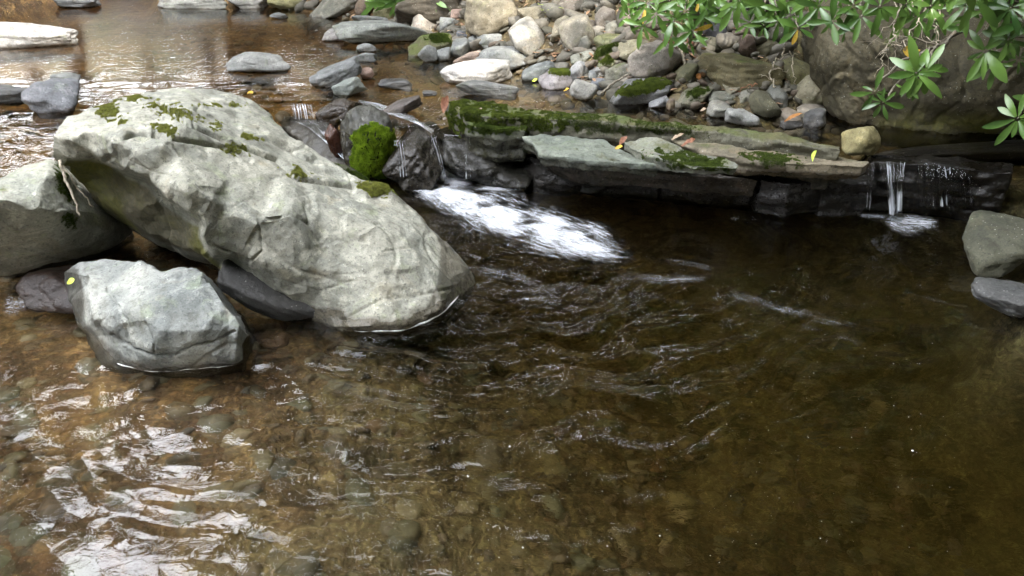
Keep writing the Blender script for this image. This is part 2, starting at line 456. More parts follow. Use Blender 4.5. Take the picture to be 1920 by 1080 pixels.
def low_z(X, Y):
    p = np.stack([X.ravel(), Y.ravel(), 0 * X.ravel()], 1)
    q = p.copy(); q[:, 0] += 0.10 * noise3(p * 2.1) ; q[:, 1] += 0.10 * noise3(p * 2.1 + 9)
    tb = low_turb(p[:, 0], p[:, 1])
    z = 0.007 * noise3(q * np.array([3.2, 7.5, 1])) * (0.25 + tb) + 0.0035 * noise3(q * np.array([8, 15, 1]) + 5) * (0.6 + tb)
    z += 0.003 * noise3(q * 24.0 + 3) * tb
    # rings spreading from the foam
    d = np.hypot(p[:, 0] - FOAMC[0], (p[:, 1] - FOAMC[1])) + 0.12 * noise3(p * 3 + 2)
    z += 0.0035 * np.sin(d * 42) * ss(2.0, 0.6, d) * ss(0.2, 0.6, d) * (0.4 + 0.8 * np.abs(noise3(p * 1.7)))
    th = np.arctan2(p[:, 1] - FOAMC[1], p[:, 0] - FOAMC[0]); rr = d + 0.15 * noise3(p * 1.4 + 7)
    env = ss(3.2, 0.9, rr) * ss(0.15, 0.5, rr)
    z += env * (0.017 * noise3(np.stack([rr * 9, th * 2.6, 0 * th], 1)) + 0.008 * noise3(np.stack([rr * 22, th * 6, 0 * th + 4], 1)) + 0.0018 * noise3(np.stack([rr * 48, th * 14, 0 * th + 8], 1)))
    return z.reshape(X.shape)
lowx = spaced([(-5.2, -3, 0.06), (-3, 2.9, 0.014), (2.9, 3.6, 0.05)])
lowy = spaced([(0.1, 0.8, 0.06), (0.8, 4.8, 0.014)])
lower = water_body('lower_water', lowx, lowy, low_z, lambda x, y: sdist(x, y, STEP) < 0.10, -1.2,
                   water_material('pool_water', 1.9, (0.65, 0.59, 0.35), 5.0, 17.0, 0.0042, (1, 1.7, 1), True), low_turb)
tag(lower, 'clear brown rippled water of the lower pool', kind='structure')
def up_z(X, Y):
    p = np.stack([X.ravel(), Y.ravel(), 0 * X.ravel()], 1)
    l = ss(-0.6, -2.0, p[:, 0]) * ss(6.2, 4.6, p[:, 1])
    z = ZU + 0.0015 * noise3(p * np.array([4, 8, 1])) + l * (0.018 * noise3(p * np.array([6, 10, 1])) + 0.009 * noise3(p * 19.0))
    s = sdist(p[:, 0], p[:, 1], STEP)
    fallz = ss(0.09, 0.0, s) * 0.035
    return (z - fallz).reshape(X.shape)
def up_turb(x, y):
    return 0.06 + 0.9 * ss(-0.9, -2.0, x) * ss(6.0, 4.6, y) + 0.9 * ss(0.9, 0.2, np.hypot((x + 0.85) / 1.1, (y - 4.9) / 0.7))
upx = spaced([(-7, -3.2, 0.1), (-3.2, 3.0, 0.03), (3.0, 4.2, 0.1)])
upy = spaced([(3.0, 5.6, 0.03), (5.6, 14, 0.1)])
upper = water_body('upper_water', upx, upy, up_z, lambda x, y: sdist(x, y, STEP) > -0.02, 0.08,
                   water_material('still_water', 3.4, (0.66, 0.55, 0.27), 6.0, 24.0, 0.0022, (1, 2.2, 1)), up_turb)
tag(upper, 'calm brown upper pool mirroring the trees', kind='structure')

# ------------------------------------------------------------------ rocks
def ico(n):
    bm = bmesh.new(); bmesh.ops.create_icosphere(bm, subdivisions=n, radius=1)
    V = np.array([v.co[:] for v in bm.verts]); Fc = np.array([[v.index for v in f.verts] for f in bm.faces])
    bm.free(); return V, Fc
ICO = {n: ico(n) for n in (1, 2, 3, 4, 5, 6)}
def stone_shape(seed, lvl, ang=0.5, lump=0.1):
    r = np.random.default_rng(seed)
    V, Fc = ICO[lvl]
    k = 13
    N = r.normal(size=(k, 3)); N /= np.linalg.norm(N, axis=1)[:, None]
    N = np.concatenate([N, [[1, 0, 0], [-1, 0, 0], [0, 1, 0], [0, -1, 0], [0, 0, 1], [0, 0, -1]]])
    D = np.concatenate([r.uniform(0.72, 1.0, k), np.full(6, 1.0)])
    p = 6 + 26 * ang
    q = np.clip(V @ N.T, 0, None) / D
    rad = (q ** p).sum(1) ** (-1 / p)
    off = r.uniform(0, 50, 3)
    rad = rad * (1 + lump * noise3(V * 1.6 + off) + lump * 0.45 * noise3(V * 4.1 + off) + 0.02 * fbm(V * 9 + off, 2))
    out = V * rad[:, None]
    m, M = out.min(0), out.max(0)
    return (out - (m + M) / 2) / ((M - m) / 2), Fc
ROCKS = {}
def set_rock(o, tint, moss, wetz, gloss=0.0):
    o['tint'] = [float(c) for c in tint]; o['moss'] = float(moss); o['wetz'] = float(wetz); o['gloss'] = float(gloss)
GREY = (0.25, 0.255, 0.25); PALE = (0.36, 0.36, 0.34); TAN = (0.27, 0.235, 0.17); OLIVE = (0.16, 0.15, 0.075)
DARK = (0.10, 0.10, 0.10); BROWN = (0.17, 0.125, 0.09); BLUE = (0.17, 0.18, 0.2); PINK = (0.34, 0.24, 0.2)
_seed = [100]
def rock(key, px, py, w, h, rot, tint, label, moss=0.3, ang=0.45, gloss=0.0, deep=0.85, d=None, z=None, name='rock', cat='rock', group=None, lvl=None, wet=None, zc=None, lump=0.1):
    _seed[0] += 1
    if d is None:
        if z is not None:
            p0 = P(px, py + h * 0.42, z); s = 1 if z > 0.2 else -1
        else:
            p0, s = hit(px, py + h * 0.40)
        dd = p0[1]
    else: dd = d; p0 = PD(px, py + h * .4, d); s = 1 if d > 4.2 else -1
    t = dd / ray(px, py)[1]
    W = w / F * t / 2; H = h / F * t / 2
    b = min(W, H * 1.6 if w > h else W * 1.1) * deep + 0.25 * H
    th = math.atan2(CAMZ - 0.3, dd)
    c = math.sqrt(max(H * H - (b * math.sin(th)) ** 2, (0.55 * H) ** 2)) / math.cos(th)
    cc = PD(px, py, dd + b * 0.55)
    if lvl is None: lvl = 5 if max(w, h) > 75 else 4 if max(w, h) > 24 else 3
    V, Fc = stone_shape(_seed[0] * 7 + 3, lvl, ang, lump)
    V = V * np.array([W, b, c])
    a = math.radians(rot)
    R = np.array([[math.cos(a), 0, -math.sin(a)], [0, 1, 0], [math.sin(a), 0, math.cos(a)]])
    V = V @ R.T + cc
    Vc, o0 = centred(V)
    o = link(name, mk_mesh(name, Vc, Fc), M_ROCK, loc=o0)
    tag(o, label, cat, group)
    lvlz = ZU if (s > 0) else 0.0
    set_rock(o, np.array(tint) * random.uniform(0.88, 1.05) * (0.72 if px > 1240 and key != 'R84' else 0.85), moss, (lvlz + 0.012) if wet is None else wet, gloss)  # stones on the right get darker tints, painting in the bank's shade
    ROCKS[key] = (o, V, Fc)
    return o

def subdiv(V, T):
    E = np.concatenate([T[:, [0, 1]], T[:, [1, 2]], T[:, [2, 0]]]); E.sort(1)
    n = len(V)
    key = E[:, 0] * n + E[:, 1]
    uq, inv = np.unique(key, return_inverse=True)
    mid = (V[uq // n] + V[uq % n]) / 2
    m = inv.reshape(3, len(T)).T + n
    T2 = np.concatenate([np.stack([T[:, 0], m[:, 0], m[:, 2]], 1), np.stack([m[:, 0], T[:, 1], m[:, 1]], 1),
                         np.stack([m[:, 2], m[:, 1], T[:, 2]], 1), m])
    return np.concatenate([V, mid]), T2
def lap(V, T, it, lam=0.5):
    E = np.concatenate([T[:, [0, 1]], T[:, [1, 2]], T[:, [2, 0]]])
    E = np.unique(np.sort(E, 1), axis=0)
    cnt = np.bincount(E.ravel(), minlength=len(V)).astype(float)[:, None]
    for _ in range(it):
        A = np.stack([np.bincount(E[:, 0], V[E[:, 1], k], len(V)) + np.bincount(E[:, 1], V[E[:, 0], k], len(V)) for k in range(3)], 1)
        V = V + lam * (A / cnt - V)
    return V
def vnormals(V, T):
    n = np.cross(V[T[:, 1]] - V[T[:, 0]], V[T[:, 2]] - V[T[:, 0]])
    N = np.stack([np.bincount(T.ravel(), np.repeat(n[:, k], 3), len(V)) for k in range(3)], 1)
    return N / (np.linalg.norm(N, axis=1)[:, None] + 1e-12)
def relief_rock(key, outline, inner, T, tint, label, moss=0.2, gloss=0, wet=0.012, amp=1.0, strata=None, name='boulder', cat='boulder', back=(0, 0.75, -0.5), shrink=0.8, smooth=(1, 1, 2), levels=5, extra=None, grow=0.02):
    O = np.array([[a, b] for a, b, c in outline], float); I = np.array([[a, b] for a, b, c in inner], float).reshape(-1, 2)
    n = len(O)
    allp = np.concatenate([O, I])
    V3 = np.array([PD(a, b, c) if c > 2 else P(a, b, c) for a, b, c in list(outline) + list(inner)])
    c0 = V3[:n].mean(0); V3[:n] += (V3[:n] - c0) / np.linalg.norm(V3[:n] - c0, axis=1)[:, None] * grow
    r = delaunay_2d_cdt([Vector((p[0], -p[1])) for p in allp], [(i, (i + 1) % n) for i in range(n)], [], 1, 1e-3)
    # keep original vertices
    mp = [ov[0] for ov in r[3]]
    tris = [[mp[i] for i in f] for f in r[2]]
    Cn = V3[:n].mean(0); bv = np.array(back, float); bv /= np.linalg.norm(bv)
    ring = Cn + shrink * (V3[:n] - Cn) + bv * T
    ctr = Cn + bv * T * 1.25
    V = np.concatenate([V3, ring, [ctr]])
    m = len(V3)
    # outline direction
    ft = []
    for a, b, c in tris:
        ft.append((a, b, c))
    ftn = np.array(ft)
    # orient towards camera
    nn = np.cross(V[ftn[:, 1]] - V[ftn[:, 0]], V[ftn[:, 2]] - V[ftn[:, 0]])
    vd = V[ftn].mean(1) - np.array([0, 0, CAMZ])
    fl = (nn * vd).sum(1) > 0
    ftn[fl] = ftn[fl][:, ::-1]
    dirs = set()
    for a, b, c in ftn: dirs.update([(a, b), (b, c), (c, a)])
    bt = []
    for i in range(n):
        j = (i + 1) % n
        if (i, j) in dirs:
            bt += [(j, i, m + i), (j, m + i, m + j), (m + j, m + i, m + n)]
        else:
            bt += [(i, j, m + j), (i, m + j, m + i), (m + i, m + j, m + n)]
    Tr = np.concatenate([ftn, np.array(bt)])
    V, Tr = subdiv(V, Tr); V, Tr = subdiv(V, Tr); V = lap(V, Tr, smooth[0])
    V, Tr = subdiv(V, Tr); V = lap(V, Tr, smooth[1])
    V, Tr = subdiv(V, Tr); V = lap(V, Tr, smooth[2])
    if levels > 4: V, Tr = subdiv(V, Tr)
    N = vnormals(V, Tr)
    if strata is not None:
        ax, per, sa = strata
        ax = np.array(ax, float); ax /= np.linalg.norm(ax)
        c = V @ ax + 0.05 * noise3(V * 1.9) + 0.014 * noise3(V * 6)
        u = c / per; f = u - np.floor(u)
        saw = np.where(f < 0.82, f / 0.82, (1 - f) / 0.18) - 0.5
        mask = ss(-0.25, 0.35, noise3(V * 1.5 + 4))
        V = V + N * (saw * sa * mask)[:, None]
    ridg = 1 - np.abs(noise3(V * 3.3 + 2)) * 2
    dsp = 0.015 * fbm(V * 2.6, 2) + 0.0055 * fbm(V * 7.5 + 3, 3) + 0.003 * fbm(V * 24 + 3, 3) - 0.02 * np.clip(ridg - 0.86, 0, 1) * 2
    hh = (fbm(V * 2.6 + 11, 2) + 0.12 * noise3(V * 11)) * 1.7; fl = np.floor(hh); dsp = dsp + 0.007 * (fl + ss(0.8, 1.0, hh - fl) - 0.5 * (hh - fl))
    V = V + N * (dsp * amp)[:, None]
    if extra is not None: V = extra(V, N)
    Vc, o0 = centred(V)
    o = link(name, mk_mesh(name, Vc, Tr), M_ROCK, loc=o0)
    tag(o, label, cat)
    set_rock(o, tint, moss, wet, gloss)
    ROCKS[key] = (o, V, Tr)
    return o
def paint_mask(key, polys, soft=6, name='algae_shade'):
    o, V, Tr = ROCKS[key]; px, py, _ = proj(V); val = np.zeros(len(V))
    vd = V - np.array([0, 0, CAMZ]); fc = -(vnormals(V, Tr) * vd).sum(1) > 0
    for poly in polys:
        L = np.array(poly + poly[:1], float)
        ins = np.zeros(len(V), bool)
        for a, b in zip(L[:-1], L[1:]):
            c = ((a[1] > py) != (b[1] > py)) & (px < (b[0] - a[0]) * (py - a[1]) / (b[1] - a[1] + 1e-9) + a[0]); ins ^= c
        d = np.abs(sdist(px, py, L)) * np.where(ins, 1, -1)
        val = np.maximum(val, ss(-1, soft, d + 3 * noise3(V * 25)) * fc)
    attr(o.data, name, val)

# --- the great boulder
def boulder_extra(V, N):
    px, py, dep = proj(V)
    def groove(pts, wd, dp, V):
        L = np.array(pts, float)
        d = np.abs(sdist(px, py, L)); return V - N * (dp * np.exp(-(d / wd) ** 2))[:, None]
    V = groove([(300, 195), (340, 225), (420, 262), (520, 300), (560, 335), (660, 350)], 3.2, 0.032, V)
    V = groove([(215, 262), (260, 250), (340, 262), (420, 275), (470, 300)], 3, 0.03, V)
    V = groove([(370, 205), (440, 235), (520, 270), (600, 310)], 4, 0.012, V)
    V = groove([(485, 415), (490, 470), (470, 490), (400, 460)], 2, 0.014, V)
    V = groove([(640, 600), (720, 560), (780, 555), (850, 540)], 3, 0.007, V)
    V = groove([(485, 412), (520, 410), (545, 398), (580, 420), (600, 450)], 2.5, 0.014, V)
    for L_ in ([(410, 400), (470, 380), (540, 372), (600, 360)], [(560, 470), (640, 455), (720, 470), (780, 460)], [(640, 360), (690, 410), (760, 440)], [(250, 300), (300, 330), (350, 335)], [(520, 520), (600, 540), (660, 530)], [(480, 240), (560, 290), (620, 340)]):
        V = groove([(a + 8 * math.sin(a), b + 6 * math.cos(b)) for a, b in L_], 1.6, 0.0035, V)
    return V
relief_rock('big', [(97, 255, .66), (112, 233, .68), (135, 215, .68), (175, 196, .68), (215, 183, .68), (265, 175, .68), (310, 167, .67), (360, 165, .66), (400, 166, .63), (440, 172, .6), (475, 181, .58),
    (510, 213, .53), (545, 245, .48), (600, 285, .42), (660, 322, .36), (720, 345, .3), (762, 377, .25), (800, 420, .2), (850, 460, .12), (885, 495, .05), (896, 522, -.01), (888, 570, -.08),
    (835, 622, -.11), (762, 656, -.13), (700, 660, -.13), (650, 648, -.1), (600, 612, -.03), (550, 588, .01), (500, 561, 2.85), (440, 524, 2.92), (398, 486, 2.98), (382, 473, 3.03), (338, 464, 3.1), (311, 446, 3.13), (284, 438, 3.14), (267, 429, 3.15), (231, 404, 3.18),
    (191, 384, 3.2), (169, 371, 3.2), (147, 344, 3.2), (125, 312, 3.18), (97, 290, .57)],
    [(250, 225, .72), (222, 266, .70), (130, 262, .68), (165, 240, .70), (129, 292, .59), (155, 296, .585), (172, 287, .61), (191, 296, .60), (207, 290, .63), (213, 304, .60), (240, 321, .59), (275, 332, .58), (293, 350, .55), (311, 368, .525), (329, 383, .50), (355, 399, .475), (378, 413, .45), (383, 427, .42), (379, 440, .39), (391, 467, .32), (400, 481, .28),
     (133, 301, 3.15), (155, 304, 3.14), (174, 297, 3.14), (193, 305, 3.13), (212, 314, 3.12), (238, 330, 3.10), (272, 341, 3.08), (288, 358, 3.06), (306, 376, 3.04), (324, 391, 3.02), (350, 407, 3.0), (370, 420, 2.98), (374, 442, 2.97), (382, 462, 2.96),
     (180, 340, 3.19), (230, 372, 3.16), (262, 392, 3.08), (300, 410, 3.10), (335, 438, 3.07),
     (350, 230, .71), (330, 290, .645), (300, 270, .69), (260, 285, .67), (450, 250, .60), (430, 330, .535), (420, 398, .46), (520, 330, .47), (480, 418, .42), (487, 424, .40), (600, 400, .375), (545, 400, .435), (500, 500, .25), (600, 500, .22), (600, 560, .09),
     (540, 545, .13), (450, 480, .27), (700, 430, .3), (700, 520, .18), (700, 612, .035), (655, 612, .035), (755, 612, .035), (800, 500, .15), (820, 582, .035), (850, 520, .08), (650, 360, .34), (560, 300, .455), (760, 450, .23), (640, 580, .06), (690, 380, .325),
     (310, 200, .70), (400, 205, .65), (350, 340, .60), (400, 370, .53)],
    0.75, (0.285, 0.28, 0.238), 'huge pale grey boulder with moss streaks leaning down into the pool', moss=0.28, wet=0.055, strata=((0.5, 0.25, 0.82), 0.15, 0.013), back=(-0.1, 0.65, -0.75), shrink=0.72, extra=boulder_extra, smooth=(0, 1, 2), grow=0.012)
relief_rock('chute', [(520, 212, .21), (560, 216, .215), (612, 220, .21), (628, 245, .17), (648, 285, .12), (705, 330, .01), (730, 356, -.08), (680, 352, -.05), (630, 320, .03), (580, 285, .09), (530, 245, .15)], [(575, 238, .19), (610, 265, .155), (650, 310, .09), (690, 338, .01)],
    0.4, (0.09, 0.085, 0.07), 'dark wet rock chute carrying the cascade behind the huge boulder', moss=0.3, gloss=0.8, name='rock', cat='rock')
paint_mask('big', [[(125, 299), (172, 298), (205, 308), (235, 330), (272, 345), (306, 382), (350, 412), (376, 425), (374, 445), (390, 470), (402, 492), (300, 455), (180, 400), (90, 330)], [(395, 478), (440, 520), (500, 555), (600, 602), (560, 600), (420, 530), (380, 490)]])  # olive algae tone, painted dark to deepen the shade of the recess
paint_mask('big', [[(812, 425), (880, 480), (915, 515), (900, 590), (850, 610), (800, 640), (700, 670), (650, 660), (690, 628), (775, 612), (800, 568), (822, 520), (822, 470)], [(690, 345), (770, 370), (880, 480), (850, 470), (760, 385)]], 7, 'damp')
# --- left neighbour
relief_rock('left', [(-60, 400, .45), (-40, 345, .5), (20, 322, .5), (60, 303, .5), (90, 292, .5), (110, 300, .48), (122, 330, .44), (150, 360, .36), (172, 395, .3), (168, 425, .24), (120, 455, .2), (60, 478, .16), (0, 505, .1), (-60, 520, .06)],
    [(90, 320, .52), (60, 360, .5), (0, 370, .52), (80, 375, .47), (100, 395, .42), (60, 400, .44), (40, 430, .35), (0, 450, .3), (110, 420, .33), (125, 350, .43), (90, 435, .3)],
    0.5, (0.31, 0.31, 0.265), 'pale angular boulder with a warm tan patch at the left edge of the photo', moss=0.35, wet=0.05, strata=((0.3, 0.3, 0.9), 0.16, 0.006))
def front_extra(V, N):
    px, py, dep = proj(V)
    for pts, wd, dp in (([(210, 628), (245, 652), (290, 668), (330, 664), (365, 648), (400, 640), (440, 622)], 2.2, .014), ([(262, 560), (268, 600), (285, 632), (290, 662)], 1.8, .009), ([(200, 540), (235, 600), (240, 650)], 2.5, .01)):
        d = np.abs(sdist(px + 3 * noise3(V * 30), py + 3 * noise3(V * 30 + 5), np.array(pts, float))); V = V - N * (dp * np.exp(-(d / wd) ** 2))[:, None]
    return V
# --- low rock in front
relief_rock('front', [(120, 510, .16), (150, 492, .2), (220, 488, .24), (260, 492, .25), (300, 515, .25), (340, 505, .27), (375, 507, .28), (395, 530, .26), (420, 575, .22), (441, 610, .17), (437, 632, .13), (455, 680, -.01), (458, 715, -.13),
    (380, 732, -.13), (290, 736, -.13), (225, 726, -.13), (195, 695, -.07), (150, 620, -.03), (118, 560, .03)],
    [(170, 520, .24), (165, 560, .2), (180, 600, .16), (250, 530, .26), (240, 580, .24), (300, 560, .27), (370, 540, .28), (400, 590, .225), (300, 620, .2), (380, 620, .18), (430, 615, .165), (230, 640, .12), (280, 655, .125),
     (345, 650, .13), (425, 637, .115), (240, 680, .035), (330, 688, .03), (440, 680, .025), (200, 560, .22)],
    0.4, (0.22, 0.23, 0.222), 'squarish blue grey rock with a cracked lower edge in front of the huge boulder', moss=0.2, wet=0.028, strata=None, name='rock', cat='rock', back=(0, 0.7, -0.6), smooth=(0, 1, 1), extra=front_extra)
paint_mask('front', [[(100, 490), (150, 500), (165, 560), (160, 600), (235, 668), (300, 682), (460, 672), (480, 760), (150, 760), (80, 560)]], 10, 'damp')
# --- dark overhanging boulder on the right
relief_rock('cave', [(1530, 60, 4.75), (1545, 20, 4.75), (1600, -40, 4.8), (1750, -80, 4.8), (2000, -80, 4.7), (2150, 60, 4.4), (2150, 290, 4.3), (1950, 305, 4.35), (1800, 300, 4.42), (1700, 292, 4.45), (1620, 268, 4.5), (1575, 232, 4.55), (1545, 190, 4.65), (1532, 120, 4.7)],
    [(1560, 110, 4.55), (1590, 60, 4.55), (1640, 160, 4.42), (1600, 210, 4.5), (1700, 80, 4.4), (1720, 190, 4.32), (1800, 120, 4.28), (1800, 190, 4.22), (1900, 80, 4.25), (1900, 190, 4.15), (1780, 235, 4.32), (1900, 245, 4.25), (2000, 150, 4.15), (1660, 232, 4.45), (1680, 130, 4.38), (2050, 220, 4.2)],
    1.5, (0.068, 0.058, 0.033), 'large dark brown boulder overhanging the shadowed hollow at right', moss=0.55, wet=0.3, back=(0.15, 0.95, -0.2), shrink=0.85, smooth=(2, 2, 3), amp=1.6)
paint_mask('cave', [[(1560, 330), (1640, 215), (1720, 185), (1800, 200), (1920, 190), (2100, 190), (2100, 400), (1600, 400)]], 40)  # lower face toned olive to stand for the hollow's shade
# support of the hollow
rock('hollow_floor', 1890, 330, 300, 120, 0, (0.05,0.045,0.035), 'black wet rock deep in the hollow under the dark boulder', 0.2, 0.4, 0.5, d=4.7)

